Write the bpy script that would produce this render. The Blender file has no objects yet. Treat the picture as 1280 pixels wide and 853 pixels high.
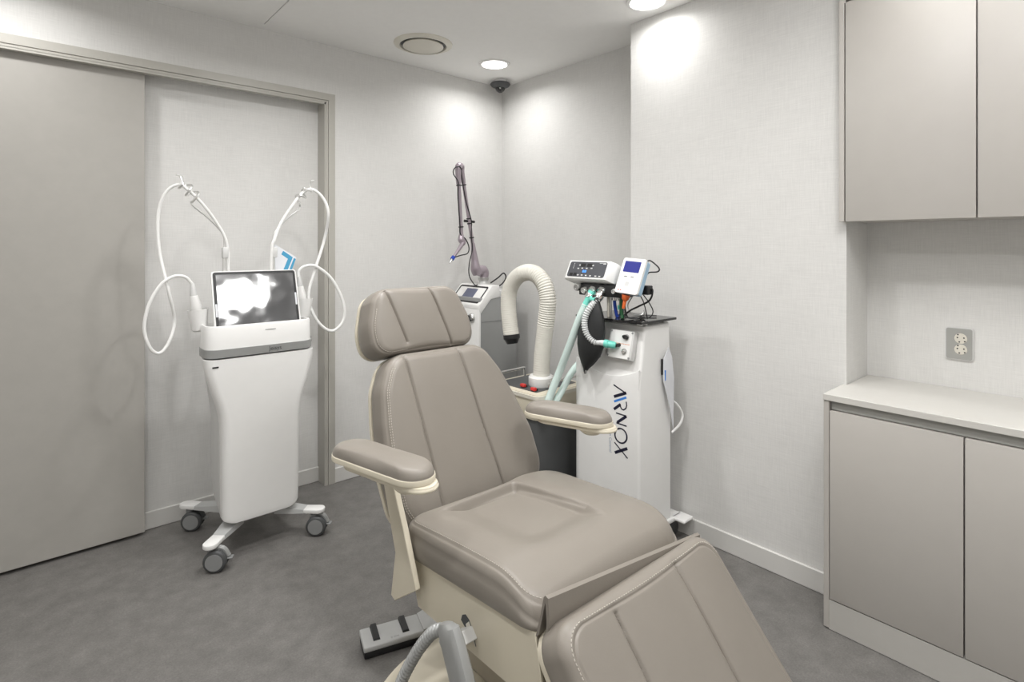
import bpy, bmesh, math, random
import numpy as np
from mathutils import Vector, Matrix
R = math.radians
random.seed(4)
S = bpy.context.scene
COL = S.collection

# ------------------------------------------------------------------ materials
def new_mat(name):
    m = bpy.data.materials.new(name); m.use_nodes = True
    nt = m.node_tree
    return m, nt, nt.nodes['Principled BSDF']

def mat(name, col, rough=0.5, metal=0.0, spec=0.5, coat=0.0, noise=0.0, nscale=30.0, bump=0.0, bscale=200.0, trans=0.0, emit=None, estr=0.0, alpha=1.0):
    m, nt, b = new_mat(name)
    c = (col[0], col[1], col[2], 1)
    b.inputs['Base Color'].default_value = c
    b.inputs['Roughness'].default_value = rough
    b.inputs['Metallic'].default_value = metal
    b.inputs['Specular IOR Level'].default_value = spec
    b.inputs['Coat Weight'].default_value = coat
    b.inputs['Transmission Weight'].default_value = trans
    b.inputs['Alpha'].default_value = alpha
    tc = nt.nodes.new('ShaderNodeTexCoord')
    if noise > 0:
        n = nt.nodes.new('ShaderNodeTexNoise'); n.inputs['Scale'].default_value = nscale; n.inputs['Detail'].default_value = 4
        nt.links.new(tc.outputs['Object'], n.inputs['Vector'])
        r = nt.nodes.new('ShaderNodeMapRange'); r.inputs['From Min'].default_value = .3; r.inputs['From Max'].default_value = .7
        r.inputs['To Min'].default_value = 1-noise; r.inputs['To Max'].default_value = 1+noise
        nt.links.new(n.outputs['Fac'], r.inputs['Value'])
        mx = nt.nodes.new('ShaderNodeVectorMath'); mx.operation = 'SCALE'
        mx.inputs[0].default_value = col[:3]
        nt.links.new(r.outputs['Result'], mx.inputs['Scale'])
        nt.links.new(mx.outputs['Vector'], b.inputs['Base Color'])
    if bump > 0:
        n2 = nt.nodes.new('ShaderNodeTexNoise'); n2.inputs['Scale'].default_value = bscale; n2.inputs['Detail'].default_value = 3
        nt.links.new(tc.outputs['Object'], n2.inputs['Vector'])
        bp = nt.nodes.new('ShaderNodeBump'); bp.inputs['Strength'].default_value = bump; bp.inputs['Distance'].default_value = .002
        nt.links.new(n2.outputs['Fac'], bp.inputs['Height']); nt.links.new(bp.outputs['Normal'], b.inputs['Normal'])
    if emit:
        b.inputs['Emission Color'].default_value = (emit[0], emit[1], emit[2], 1)
        b.inputs['Emission Strength'].default_value = estr
    return m

def linen(name, col, amt=.06):
    m, nt, b = new_mat(name)
    b.inputs['Roughness'].default_value = .8; b.inputs['Specular IOR Level'].default_value = .25
    tc = nt.nodes.new('ShaderNodeTexCoord')
    outs = []
    for sc in ((14, 14, 380), (300, 300, 12), (5, 5, 9)):
        mp = nt.nodes.new('ShaderNodeMapping'); mp.inputs['Scale'].default_value = sc
        nt.links.new(tc.outputs['Object'], mp.inputs['Vector'])
        n = nt.nodes.new('ShaderNodeTexNoise'); n.inputs['Scale'].default_value = 1; n.inputs['Detail'].default_value = 3; n.inputs['Roughness'].default_value = .6
        nt.links.new(mp.outputs['Vector'], n.inputs['Vector']); outs.append(n.outputs['Fac'])
    def math_(op, a, bb):
        q = nt.nodes.new('ShaderNodeMath'); q.operation = op
        for i, v in enumerate((a, bb)):
            if isinstance(v, (int, float)): q.inputs[i].default_value = v
            else: nt.links.new(v, q.inputs[i])
        return q.outputs[0]
    w = math_('ADD', outs[0], outs[1])
    w2 = math_('ADD', w, math_('MULTIPLY', outs[2], .35))
    f = math_('ADD', math_('MULTIPLY', math_('SUBTRACT', w2, 1.175), amt*4), 1.0)
    v = nt.nodes.new('ShaderNodeVectorMath'); v.operation = 'SCALE'; v.inputs[0].default_value = col
    nt.links.new(f, v.inputs['Scale']); nt.links.new(v.outputs['Vector'], b.inputs['Base Color'])
    bp = nt.nodes.new('ShaderNodeBump'); bp.inputs['Strength'].default_value = .25; bp.inputs['Distance'].default_value = .001
    nt.links.new(w, bp.inputs['Height']); nt.links.new(bp.outputs['Normal'], b.inputs['Normal'])
    return m

def floor_mat():
    m, nt, b = new_mat('grey_vinyl_floor')
    b.inputs['Roughness'].default_value = .42; b.inputs['Specular IOR Level'].default_value = .4
    tc = nt.nodes.new('ShaderNodeTexCoord')
    n1 = nt.nodes.new('ShaderNodeTexNoise'); n1.inputs['Scale'].default_value = 13; n1.inputs['Detail'].default_value = 8; n1.inputs['Roughness'].default_value = .7
    n2 = nt.nodes.new('ShaderNodeTexNoise'); n2.inputs['Scale'].default_value = 170; n2.inputs['Detail'].default_value = 3
    for n in (n1, n2): nt.links.new(tc.outputs['Object'], n.inputs['Vector'])
    r1 = nt.nodes.new('ShaderNodeValToRGB')
    r1.color_ramp.elements[0].position = .3; r1.color_ramp.elements[0].color = (.135, .129, .122, 1)
    r1.color_ramp.elements[1].position = .72; r1.color_ramp.elements[1].color = (.205, .197, .186, 1)
    nt.links.new(n1.outputs['Fac'], r1.inputs['Fac'])
    mr = nt.nodes.new('ShaderNodeMapRange'); mr.inputs['From Min'].default_value = .3; mr.inputs['From Max'].default_value = .7
    mr.inputs['To Min'].default_value = .86; mr.inputs['To Max'].default_value = 1.14
    nt.links.new(n2.outputs['Fac'], mr.inputs['Value'])
    v = nt.nodes.new('ShaderNodeVectorMath'); v.operation = 'SCALE'
    nt.links.new(r1.outputs['Color'], v.inputs[0]); nt.links.new(mr.outputs['Result'], v.inputs['Scale'])
    nt.links.new(v.outputs['Vector'], b.inputs['Base Color'])
    bp = nt.nodes.new('ShaderNodeBump'); bp.inputs['Strength'].default_value = .15; bp.inputs['Distance'].default_value = .001
    nt.links.new(n2.outputs['Fac'], bp.inputs['Height']); nt.links.new(bp.outputs['Normal'], b.inputs['Normal'])
    return m

M = dict(
    wall=linen('linen_wallpaper', (.71, .703, .685), .05),
    ceil=mat('ceiling_paint', (.90, .893, .876), .85, spec=.2, noise=.01),
    floor=floor_mat(),
    base=mat('baseboard_paint', (.68, .67, .645), .4),
    frame=mat('door_frame_paint', (.46, .445, .405), .42, noise=.015, nscale=60),
    door=mat('door_laminate', (.405, .389, .360), .5, noise=.02, nscale=20),
    cab=mat('cabinet_laminate', (.48, .457, .426), .45, noise=.012, nscale=15),
    top=mat('worktop_laminate', (.62, .605, .57), .4, noise=.01),
    rail=mat('grey_rail', (.36, .36, .34), .45, noise=.01),
    plinth=mat('plinth_laminate', (.52, .505, .475), .45, noise=.01),
    dark=mat('dark_gap', (.02, .02, .02), .8, noise=.05),
    leather=mat('taupe_leather', (.252, .227, .197), .40, spec=.45, noise=.02, nscale=9, bump=.10, bscale=420),
    thread=mat('pale_thread', (.58, .54, .48), .7, noise=.05, nscale=400),
    cream=mat('cream_painted_steel', (.68, .625, .505), .35, noise=.012, nscale=12),
    cream_shaded=mat('cream_steel_shaded', (.40, .36, .29), .5, noise=.03),  # cream steel with the shade under the chair put into its colour
    white=mat('white_plastic', (.86, .855, .84), .35, noise=.008, nscale=20),
    white2=mat('grey_white_plastic', (.66, .66, .65), .4, noise=.01),
    ivory=mat('ivory_plastic', (.70, .67, .59), .4, noise=.01),
    silver=mat('silver_plastic', (.36, .365, .36), .38, metal=.25, noise=.02),
    laser_grey=mat('laser_grey_paint', (.30, .305, .30), .4, noise=.01),
    silver2=mat('pale_silver_plastic', (.50, .505, .50), .4, metal=.1, noise=.02),
    midgrey=mat('mid_grey_plastic', (.27, .275, .275), .45, noise=.02),
    dkgrey=mat('dark_grey_plastic', (.075, .078, .08), .5, noise=.03),
    black=mat('black_plastic', (.012, .012, .013), .42, noise=.05),
    rubber=mat('black_rubber', (.016, .017, .018), .5, noise=.1, nscale=60, bump=.2, bscale=90),
    acrylic=mat('black_acrylic', (.01, .01, .011), .06, spec=.6, noise=.05),
    chrome=mat('chrome', (.75, .75, .74), .15, metal=1, noise=.01),
    bright=mat('polished_steel', (.88, .88, .87), .28, metal=.85, noise=.01),
    steel=mat('brushed_steel', (.55, .55, .54), .3, metal=1, noise=.03),
    mauve=mat('mauve_metal', (.40, .345, .385), .30, metal=.5, noise=.02),
    mint=mat('mint_plastic', (.18, .66, .55), .3, noise=.02),
    minthose=mat('pale_mint_tube', (.68, .82, .78), .3, trans=.0, noise=.01),
    clear=mat('clear_tube', (.82, .84, .84), .2, trans=.25, noise=.01),
    hose=mat('ivory_hose', (.72, .70, .635), .55, noise=.015),
    blue=mat('blue_tube', (.015, .06, .42), .35, noise=.05),
    green=mat('green_tube', (.012, .09, .03), .35, noise=.05),
    orange=mat('orange_plastic', (.80, .16, .04), .35, noise=.05),
    yellow=mat('yellow_plastic', (.75, .42, .03), .4, noise=.05),
    red=mat('red_plastic', (.60, .03, .025), .35, noise=.05),
    logo=mat('navy_print', (.008, .008, .03), .5, noise=.02),
    logoblue=mat('blue_print', (.05, .25, .74), .5, noise=.02),
    logopale=mat('pale_blue_print', (.42, .47, .56), .5, noise=.02),
    orangeprint=mat('orange_print', (.72, .36, .20), .5, noise=.02),
    cardblue=mat('card_blue', (.05, .30, .50), .5, noise=.03),
    lightblue=mat('light_blue_rubber', (.36, .52, .66), .45, noise=.02),
    paper=mat('paper', (.72, .73, .76), .7, noise=.01),
    panel=mat('control_membrane', (.075, .078, .088), .4, noise=.03),
    ledblue=mat('lit_blue_display', (.05, .2, .8), .3, emit=(.10, .35, 1.0), estr=1.0),
    screenblue=mat('lit_navy_screen', (.03, .035, .2), .2, emit=(.05, .06, .36), estr=.35),
    screengrey=mat('lit_grey_screen', (.10, .11, .16), .15, emit=(.13, .14, .22), estr=.25),
    biglamp=mat('ceiling_lamp_diffuser', (.9, .9, .9), .5, emit=(1, .992, .982), estr=20.0),
    lamp=mat('lamp_diffuser', (.9, .9, .9), .5, emit=(1, .985, .95), estr=9.0),
)
def glass_screen():
    m, nt, b = new_mat('tablet_screen_film')
    b.inputs['Base Color'].default_value = (.03, .032, .037, 1); b.inputs['Roughness'].default_value = .10
    b.inputs['Specular IOR Level'].default_value = 1.0; b.inputs['Coat Weight'].default_value = 1; b.inputs['Coat Roughness'].default_value = .06
    b.inputs['Coat IOR'].default_value = 2.0
    tc = nt.nodes.new('ShaderNodeTexCoord')
    n = nt.nodes.new('ShaderNodeTexNoise'); n.inputs['Scale'].default_value = 9; n.inputs['Detail'].default_value = 1
    nt.links.new(tc.outputs['Object'], n.inputs['Vector'])
    bp = nt.nodes.new('ShaderNodeBump'); bp.inputs['Strength'].default_value = .6; bp.inputs['Distance'].default_value = .006
    nt.links.new(n.outputs['Fac'], bp.inputs['Height'])
    nt.links.new(bp.outputs['Normal'], b.inputs['Normal']); nt.links.new(bp.outputs['Normal'], b.inputs['Coat Normal'])
    return m
M['screen'] = glass_screen()

# ------------------------------------------------------------------ object helpers
BASE = {}
def thing(name, label, cat, loc=(0, 0, 0), rotz=0, group=None):
    o = bpy.data.objects.new(name, None); COL.objects.link(o)
    o.location = loc; o.rotation_euler = (0, 0, rotz); o.empty_display_size = .05
    o['label'] = label; o['category'] = cat
    if group: o['group'] = group
    BASE[o.name] = Vector(loc)
    return o

def obj(name, bm, m, parent=None, smooth=35, base=None, label=None):
    """link bm (world coordinates) as ONE mesh object; children store coordinates relative to their thing's base"""
    me = bpy.data.meshes.new(name)
    b = BASE[parent.name] if parent is not None else (Vector(base) if base is not None else Vector((0, 0, 0)))
    bmesh.ops.translate(bm, verts=bm.verts, vec=-b)
    bmesh.ops.recalc_face_normals(bm, faces=bm.faces)
    if smooth:
        a = R(smooth)
        for f in bm.faces: f.smooth = True
        for e in bm.edges:
            if len(e.link_faces) == 2:
                e.smooth = e.calc_face_angle(0) < a
    bm.to_mesh(me); bm.free()
    me.materials.append(M[m] if isinstance(m, str) else m)
    o = bpy.data.objects.new(name, me); COL.objects.link(o)
    if parent is not None: o.parent = parent
    else: o.location = b
    BASE[o.name] = b
    if label: o['label'] = label
    return o

def tag(o, label, cat, group=None):
    o['label'] = label; o['category'] = cat
    if group: o['group'] = group
    return o
def struct(name, bm, m, smooth=35):
    o = obj(name, bm, m, None, smooth); o['kind'] = 'structure'; return o

def NB(): return bmesh.new()

def box(bm, lo, hi, bev=0.0, seg=2, mtx=None):
    r = bmesh.ops.create_cube(bm, size=1.0)
    c = [(lo[i]+hi[i])/2 for i in range(3)]; s = [abs(hi[i]-lo[i]) for i in range(3)]
    vs = r['verts']
    for v in vs: v.co = Vector((c[0]+v.co.x*s[0], c[1]+v.co.y*s[1], c[2]+v.co.z*s[2]))
    if bev > 0:
        es = list({e for v in vs for e in v.link_edges})
        rr = bmesh.ops.bevel(bm, geom=es, offset=min(bev, min(s)*.49), segments=seg, profile=.5, affect='EDGES')
        vs = list({v for f in rr['faces'] for v in f.verts} | {v for v in vs if v.is_valid})
        vs = connected(vs)
    if mtx is not None:
        for v in vs: v.co = mtx @ v.co
    return bm

def connected(vs):
    seen = set(vs); st = list(vs)
    while st:
        v = st.pop()
        for e in v.link_edges:
            w = e.other_vert(v)
            if w not in seen: seen.add(w); st.append(w)
    return list(seen)

def frame(o, x, z):
    """matrix with origin o, local X along x, local Z along z"""
    x = Vector(x).normalized(); z = Vector(z); z = (z - x*z.dot(x)).normalized(); y = z.cross(x)
    m = Matrix.Identity(4)
    for i, a in enumerate((x, y, z)):
        for j in range(3): m[j][i] = a[j]
    for j in range(3): m[j][3] = o[j]
    return m

def smooth_path(pts, n=8, closed=False):
    P = [np.array(p, float) for p in pts]
    if len(P) < 3: return [P[0]+(P[1]-P[0])*t for t in np.linspace(0, 1, n+1)]
    out = []
    L = len(P)
    for i in range(L if closed else L-1):
        if closed: p0, p1, p2, p3 = P[(i-1) % L], P[i], P[(i+1) % L], P[(i+2) % L]
        else:
            p1, p2 = P[i], P[i+1]
            p0 = P[i-1] if i > 0 else 2*p1-p2
            p3 = P[i+2] if i+2 < L else 2*p2-p1
        # centripetal-like
        for t in np.linspace(0, 1, n, endpoint=False):
            out.append(.5*((2*p1)+(-p0+p2)*t+(2*p0-5*p1+4*p2-p3)*t*t+(-p0+3*p1-3*p2+p3)*t**3))
    if not closed: out.append(P[-1])
    return out

def tube(bm, pts, r, seg=10, n=8, smooth=True, rfn=None, closed=False):
    path = smooth_path(pts, n, closed) if smooth else [np.array(p, float) for p in pts]
    K = len(path)
    tang = []
    for i in range(K):
        if closed: t = path[(i+1) % K]-path[(i-1) % K]
        else: t = path[min(i+1, K-1)]-path[max(i-1, 0)]
        tang.append(t/max(np.linalg.norm(t), 1e-9))
    up = np.array([0, 0, 1.0]) if abs(tang[0][2]) < .9 else np.array([1.0, 0, 0])
    nrm = up-tang[0]*up.dot(tang[0]); nrm /= np.linalg.norm(nrm)
    rings = []
    s = 0
    for i in range(K):
        if i:
            nrm = nrm-tang[i]*nrm.dot(tang[i]); nrm /= max(np.linalg.norm(nrm), 1e-9)
            s += np.linalg.norm(path[i]-path[i-1])
        bn = np.cross(tang[i], nrm)
        rr = rfn(i/(K-1), s) if rfn else (r if np.isscalar(r) else np.interp(i/(K-1), np.linspace(0, 1, len(r)), r))
        rings.append([bm.verts.new(path[i]+rr*(math.cos(a)*nrm+math.sin(a)*bn)) for a in np.linspace(0, 2*math.pi, seg, endpoint=False)])
    for i in range(K if closed else K-1):
        A, B = rings[i], rings[(i+1) % K]
        for j in range(seg): bm.faces.new((A[j], A[(j+1) % seg], B[(j+1) % seg], B[j]))
    if not closed:
        bm.faces.new(rings[0][::-1]); bm.faces.new(rings[-1])
    return bm

def cyl(bm, p0, p1, r0, r1=None, seg=24, bev=0.0):
    r1 = r0 if r1 is None else r1
    p0 = np.array(p0, float); p1 = np.array(p1, float)
    if bev <= 0: return lathe(bm, p0, p1-p0, [(0, r0), (1, r1)], seg)
    L = np.linalg.norm(p1-p0); b = bev/L
    return lathe(bm, p0, p1-p0, [(0, r0-bev), (b*.3, r0-bev*.3), (b, r0), (1-b, r1), (1-b*.3, r1-bev*.3), (1, r1-bev)], seg)

def lathe(bm, o, ax, prof, seg=24):
    """prof: (t along ax, radius)"""
    o = np.array(o, float); ax = np.array(ax, float); d = ax/np.linalg.norm(ax)
    up = np.array([0, 0, 1.0]) if abs(d[2]) < .9 else np.array([1.0, 0, 0])
    u = np.cross(d, up); u /= np.linalg.norm(u); w = np.cross(d, u)
    rings = []
    for t, r in prof:
        rings.append([bm.verts.new(o+ax*t+max(r, 1e-5)*(math.cos(a)*u+math.sin(a)*w)) for a in np.linspace(0, 2*math.pi, seg, endpoint=False)])
    for A, B in zip(rings, rings[1:]):
        for j in range(seg): bm.faces.new((A[j], A[(j+1) % seg], B[(j+1) % seg], B[j]))
    bm.faces.new(rings[0][::-1]); bm.faces.new(rings[-1])
    return bm

def prism(bm, poly, a, b, axis, bev=0.0, seg=2):
    """poly: 2D points in the plane of the two other axes (in x,y,z order), extruded from a to b along axis"""
    def P(p, h):
        return {'x': (h, p[0], p[1]), 'y': (p[0], h, p[1]), 'z': (p[0], p[1], h)}[axis]
    A = [bm.verts.new(P(p, a)) for p in poly]; B = [bm.verts.new(P(p, b)) for p in poly]
    n = len(poly)
    fs = [bm.faces.new(A[::-1]), bm.faces.new(B)]
    for i in range(n): fs.append(bm.faces.new((A[i], A[(i+1) % n], B[(i+1) % n], B[i])))
    if bev > 0:
        bmesh.ops.recalc_face_normals(bm, faces=fs)
        bmesh.ops.bevel(bm, geom=list({e for f in fs for e in f.edges}), offset=bev, segments=seg, profile=.5, affect='EDGES')
    return bm

def plate(bm, mtx, poly, t):
    """flat polygon (local xy) extruded by t along local z of mtx"""
    A = [bm.verts.new(mtx @ Vector((p[0], p[1], 0))) for p in poly]; B = [bm.verts.new(mtx @ Vector((p[0], p[1], t))) for p in poly]
    n = len(poly)
    bm.faces.new(A[::-1]); bm.faces.new(B)
    for i in range(n): bm.faces.new((A[i], A[(i+1) % n], B[(i+1) % n], B[i]))
    return bm

def rrect(x0, y0, x1, y1, r, n=6):
    out = []
    for cx, cy, a0 in ((x1-r, y1-r, 0), (x0+r, y1-r, 90), (x0+r, y0+r, 180), (x1-r, y0+r, 270)):
        for k in range(n+1):
            a = R(a0+90*k/n); out.append((cx+r*math.cos(a), cy+r*math.sin(a)))
    return out

def loft(bm, sections):
    """sections: list of equal-length closed loops of 3D points"""
    rings = [[bm.verts.new(p) for p in s] for s in sections]
    n = len(rings[0])
    for A, B in zip(rings, rings[1:]):
        for j in range(n): bm.faces.new((A[j], A[(j+1) % n], B[(j+1) % n], B[j]))
    bm.faces.new(rings[0][::-1]); bm.faces.new(rings[-1])
    return bm

def text(bm, s, size, mtx, ext=.0004, align='CENTER', shear=0.0):
    cu = bpy.data.curves.new('lettering', 'FONT'); cu.body = s; cu.size = size; cu.extrude = ext; cu.align_x = align; cu.align_y = 'CENTER'; cu.shear = shear
    o = bpy.data.objects.new('lettering', cu); COL.objects.link(o)
    dg = bpy.context.evaluated_depsgraph_get(); dg.update()
    me = bpy.data.meshes.new_from_object(o.evaluated_get(dg))
    me.transform(mtx); bm.from_mesh(me)
    bpy.data.objects.remove(o); bpy.data.curves.remove(cu); bpy.data.meshes.remove(me)
    return bm

def stroke(bm, pts, w, x, t=.0006):
    """flat ribbon of lettering on a plane x = const facing -x; pts (y,z)"""
    P = [np.array(p, float) for p in pts]
    L, Rr = [], []
    for i in range(len(P)):
        d = P[min(i+1, len(P)-1)]-P[max(i-1, 0)]; d /= np.linalg.norm(d); nn = np.array([-d[1], d[0]])
        ww = w if np.isscalar(w) else w[i]
        L.append(P[i]+nn*ww/2); Rr.append(P[i]-nn*ww/2)
    for i in range(len(P)-1):
        prism(bm, [tuple(L[i]), tuple(L[i+1]), tuple(Rr[i+1]), tuple(Rr[i])], x-t, x, 'x')
    return bm

# ------------------------------------------------------------------ cushions
def rounded_outline(corners, n=10):
    """corners: (a,b,radius) in order; returns dense outline"""
    out = []
    K = len(corners)
    for i in range(K):
        p0 = np.array(corners[i-1][:2]); p1 = np.array(corners[i][:2]); p2 = np.array(corners[(i+1) % K][:2]); r = corners[i][2]
        d0 = (p0-p1); l0 = np.linalg.norm(d0); d0 /= l0; d2 = (p2-p1); l2 = np.linalg.norm(d2); d2 /= l2
        ang = math.acos(max(-1, min(1, d0.dot(d2)))); c = min(r/math.tan(ang/2), l0*.49, l2*.49)
        A = p1+d0*c; B = p1+d2*c
        for t in np.linspace(0, 1, n): out.append((1-t)**2*A+2*t*(1-t)*(p1*.75+ (A+B)*.125)+t*t*B)
    return np.array(out)

def resample(poly, n):
    P = np.vstack([poly, poly[:1]]); seg = np.linalg.norm(np.diff(P, axis=0), axis=1); s = np.concatenate([[0], np.cumsum(seg)])
    t = np.linspace(0, s[-1], n, endpoint=False)
    return np.stack([np.interp(t, s, P[:, 0]), np.interp(t, s, P[:, 1])], 1)

def seg_dist(X, Y, p, q):
    p = np.array(p, float); q = np.array(q, float); d = q-p; L2 = d.dot(d)
    t = np.clip(((X-p[0])*d[0]+(Y-p[1])*d[1])/L2, 0, 1)
    return np.hypot(X-p[0]-t*d[0], Y-p[1]-t*d[1]), t

class Cushion:
    def __init__(s, O, A, B, N, corners, T, r, puff=.008, creases=(), extra=None, seam=.012, rings=125, n=460, bulge=.004, seamdepth=.002, center=(0, 0), seam_on=None, roll=None):
        s.seam_on = seam_on; s.roll = roll
        s.O, s.A, s.B, s.N = [np.array(v, float) for v in (O, A, B, N)]
        s.A /= np.linalg.norm(s.A); s.B /= np.linalg.norm(s.B); s.N /= np.linalg.norm(s.N)
        s.out = resample(rounded_outline(corners), n); s.c = np.array(center if center != (0, 0) else s.out.mean(0)); s.T, s.r, s.puff = T, r, puff
        s.creases, s.extra, s.seam, s.rings, s.n, s.bulge, s.sd = creases, extra, seam, rings, n, bulge, seamdepth
    def height(s, P, rho):
        rad = np.linalg.norm(s.out-s.c, axis=1)
        d = (1-rho)*rad*.93
        h = np.full(len(P), s.T, float)+s.puff*(1-np.clip(rho, 0, 1)**3)
        dr = np.clip(s.r-d, 0, s.r); h -= s.r-np.sqrt(np.maximum(s.r**2-dr**2, 0))
        X, Y = P[:, 0], P[:, 1]
        if s.sd: h -= s.sd*np.exp(-((d-s.seam)/.0035)**2)*(1.0 if s.seam_on is None else s.seam_on(X, Y))
        edge = np.clip(d/.02, 0, 1)
        for pts, dep, w in s.creases:
            dm = None
            for p, q in zip(pts, pts[1:]):
                dd, t = seg_dist(X, Y, p, q); dm = dd if dm is None else np.minimum(dm, dd)
            h -= edge*dep*(.55*np.exp(-dm/w)+.45*np.exp(-(dm/.0035)**2))
        if s.extra: h += edge*s.extra(X, Y)
        if s.roll: h += s.roll(X, Y)
        return h
    def pt(s, P, h): return s.O+np.outer(P[:, 0], s.A)+np.outer(P[:, 1], s.B)+np.outer(h, s.N)
    def ring(s, rho):
        P = s.c+(s.out-s.c)*rho
        return P, s.height(P, rho)
    def build(s):
        bm = NB(); loops = []
        rr = np.concatenate([np.linspace(.02, .80, int(s.rings*.68), endpoint=False), np.linspace(.80, .995, int(s.rings*.30), endpoint=False), [.995, .999, 1.0]])
        ctr = bm.verts.new(s.pt(s.c[None], s.height(np.repeat(s.c[None], s.n, 0), 0.0)[:1])[0])
        for rho in rr:
            P, h = s.ring(rho); loops.append(s.pt(P, h))
        side = s.ring(1.0)[1]
        for t in np.linspace(0, 1, 7)[1:]:
            P = s.c+(s.out-s.c)*1.0
            dv = (s.out-s.c); dv = dv/np.linalg.norm(dv, axis=1)[:, None]
            k = s.bulge*math.sin(math.pi*t)-.006*max(0, t-.85)/.15
            loops.append(s.pt(P+dv*k, side*(1-t)))
        V = [[bm.verts.new(p) for p in L] for L in loops]
        for j in range(s.n): bm.faces.new((ctr, V[0][j], V[0][(j+1) % s.n]))
        for A, B in zip(V, V[1:]):
            for j in range(s.n): bm.faces.new((A[j], B[j], B[(j+1) % s.n], A[(j+1) % s.n]))
        bm.faces.new(V[-1][::-1])
        return bm
    def stitches(s, inset, keep=None, L=.0050, gap=.0036, w=.0010):
        """dashes of thread on the cushion at a distance inside the outline"""
        rad = np.linalg.norm(s.out-s.c, axis=1); rho = 1-inset/(rad*.93)
        P = s.c+(s.out-s.c)*rho[:, None]
        h = s.height(P, rho); W = s.pt(P, h+.0006)
        Q = np.vstack([W, W[:1]]); PP = np.vstack([P, P[:1]])
        sl = np.linalg.norm(np.diff(Q, axis=0), axis=1); cs = np.concatenate([[0], np.cumsum(sl)])
        bm = NB(); t = 0
        def at(u): return np.array([np.interp(u, cs, Q[:, k]) for k in range(3)])
        while t+L < cs[-1]:
            a2 = np.array([np.interp(t, cs, PP[:, k]) for k in range(2)])
            if keep is None or keep(a2[0], a2[1]):
                tube(bm, [at(t), at(t+L)], w, seg=5, smooth=False)
            t += L+gap
        return bm

# ================================================================== THE ROOM
H = 2.548
bm = NB(); box(bm, (-3.7, -4.6, -.1), (.15, .2, 0)); struct('floor', bm, 'floor')
bm = NB()
for lo, hi in (((-3.7, -4.6), (-1.696, .15)), ((-1.692, -4.6), (.15, .15)), ((-1.696, -.07), (-1.692, .15)), ((-1.696, -4.6), (-1.692, -.95))):
    box(bm, (lo[0], lo[1], H), (hi[0], hi[1], H+.1))
struct('ceiling', bm, 'ceil')
# back wall with the shallow door recess
bm = NB()
box(bm, (-3.7, 0, 2.215), (.15, .2, H)); box(bm, (-1.335, 0, 0), (.15, .2, 2.215)); box(bm, (-3.7, 0, 0), (-3.10, .2, 2.215)); box(bm, (-3.10, .09, 0), (-1.335, .2, 2.215))
struct('wall_back', bm, 'wall')
bm = NB()
box(bm, (0, -4.6, 0), (.15, 0, H)); box(bm, (-.243, -2.351, 0), (0, -1.336, H))
struct('wall_right', bm, 'wall')
bm = NB(); box(bm, (-3.85, -4.6, 0), (-3.7, .15, H)); struct('wall_left', bm, 'wall')
bm = NB(); box(bm, (-3.7, -4.75, 0), (.15, -4.6, H)); struct('wall_front', bm, 'wall')
def skirt(bm, lo, hi): box(bm, lo, hi, .003, 1)
bm = NB(); skirt(bm, (-1.286, -.012, 0), (-.0, -.0, .085)); skirt(bm, (-3.10, .078, 0), (-1.337, .09, .085)); skirt(bm, (-3.7, -.012, 0), (-3.16, 0, .085))
struct('baseboard_back', bm, 'base')
bm = NB(); skirt(bm, (-.012, -1.324, 0), (0, -.012, .085)); skirt(bm, (-.255, -2.341, 0), (-.243, -1.324, .087)); skirt(bm, (-.243, -1.336, 0), (-.012, -1.324, .087))
struct('baseboard_right', bm, 'base')
bm = NB(); skirt(bm, (-3.7, -4.6, 0), (-3.688, -.012, .085)); struct('baseboard_left', bm, 'base')
# door frame: outer flat, small groove, return into the recess
bm = NB()
for k, (a, b2, y0) in enumerate(((-1.283, -1.322, -.012), (-1.322, -1.326, -.006), (-1.326, -1.336, -.012))):
    box(bm, (b2, y0, 0), (a, .0, (2.223, 2.219, 2.209)[k]))
    zt = (2.262, 2.223, 2.219)[k]; zb = (2.223, 2.219, 2.209)[k]
    box(bm, (-3.16, y0, zb), (a, .0, zt))
box(bm, (-1.345, -.010, 0), (-1.335, .088, 2.209)); box(bm, (-3.10, -.010, 2.199), (-1.335, .024, 2.211))
box(bm, (-3.16, -.012, 0), (-3.10, 0, 2.262))
struct('trim_1', bm, 'frame')
bm = NB(); box(bm, (-3.09, .026, .016), (-2.207, .062, 2.209), .002, 1)
d = struct('door_1', bm, 'door')

# ================================================================== CABINETS
cy0 = -2.342
def base_unit(y0, y1, label, first=False):
    t = thing('base_cabinet', label, 'cabinet', (-.226, (y0+y1)/2, 0), 0, 'base cabinets')
    bm = NB(); box(bm, (-.430, y1, .110), (-.004, y0, .823))
    if first: box(bm, (-.452, y0, .006), (-.2565, y0+.018, .823), .001, 1)
    obj('carcass', bm, 'cab', t, label='taupe laminate carcass')
    bm = NB(); box(bm, (-.452, y1+.0022, .112), (-.433, y0-.0022, .7885), .0012, 2); obj('door', bm, 'cab', t)
    bm = NB(); box(bm, (-.438, y1, .792), (-.431, y0-(.004 if first else 0), .823)); obj('finger_rail', bm, 'rail', t, label='grey recessed finger rail')
    return t
base_unit(-2.361, -2.742, 'taupe base cabinet at the counter end nearest the wall corner', True)
base_unit(-2.742, -3.123, 'taupe base cabinet cut by the right edge of the photo')
bm = NB(); box(bm, (-.450, -3.123, .002), (-.20, -2.3605, .108)); tag(obj('plinth', bm, 'plinth', None, base=(-.226, -2.9, 0)), 'pale plinth board along the floor under the base cabinets', 'plinth')
bm = NB(); prism(bm, [(-.456, cy0), (-.244, cy0), (-.244, -2.3525), (-.002, -2.3525), (-.002, -3.124), (-.456, -3.124)], .8245, .847, 'z', .0012, 1)
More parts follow.
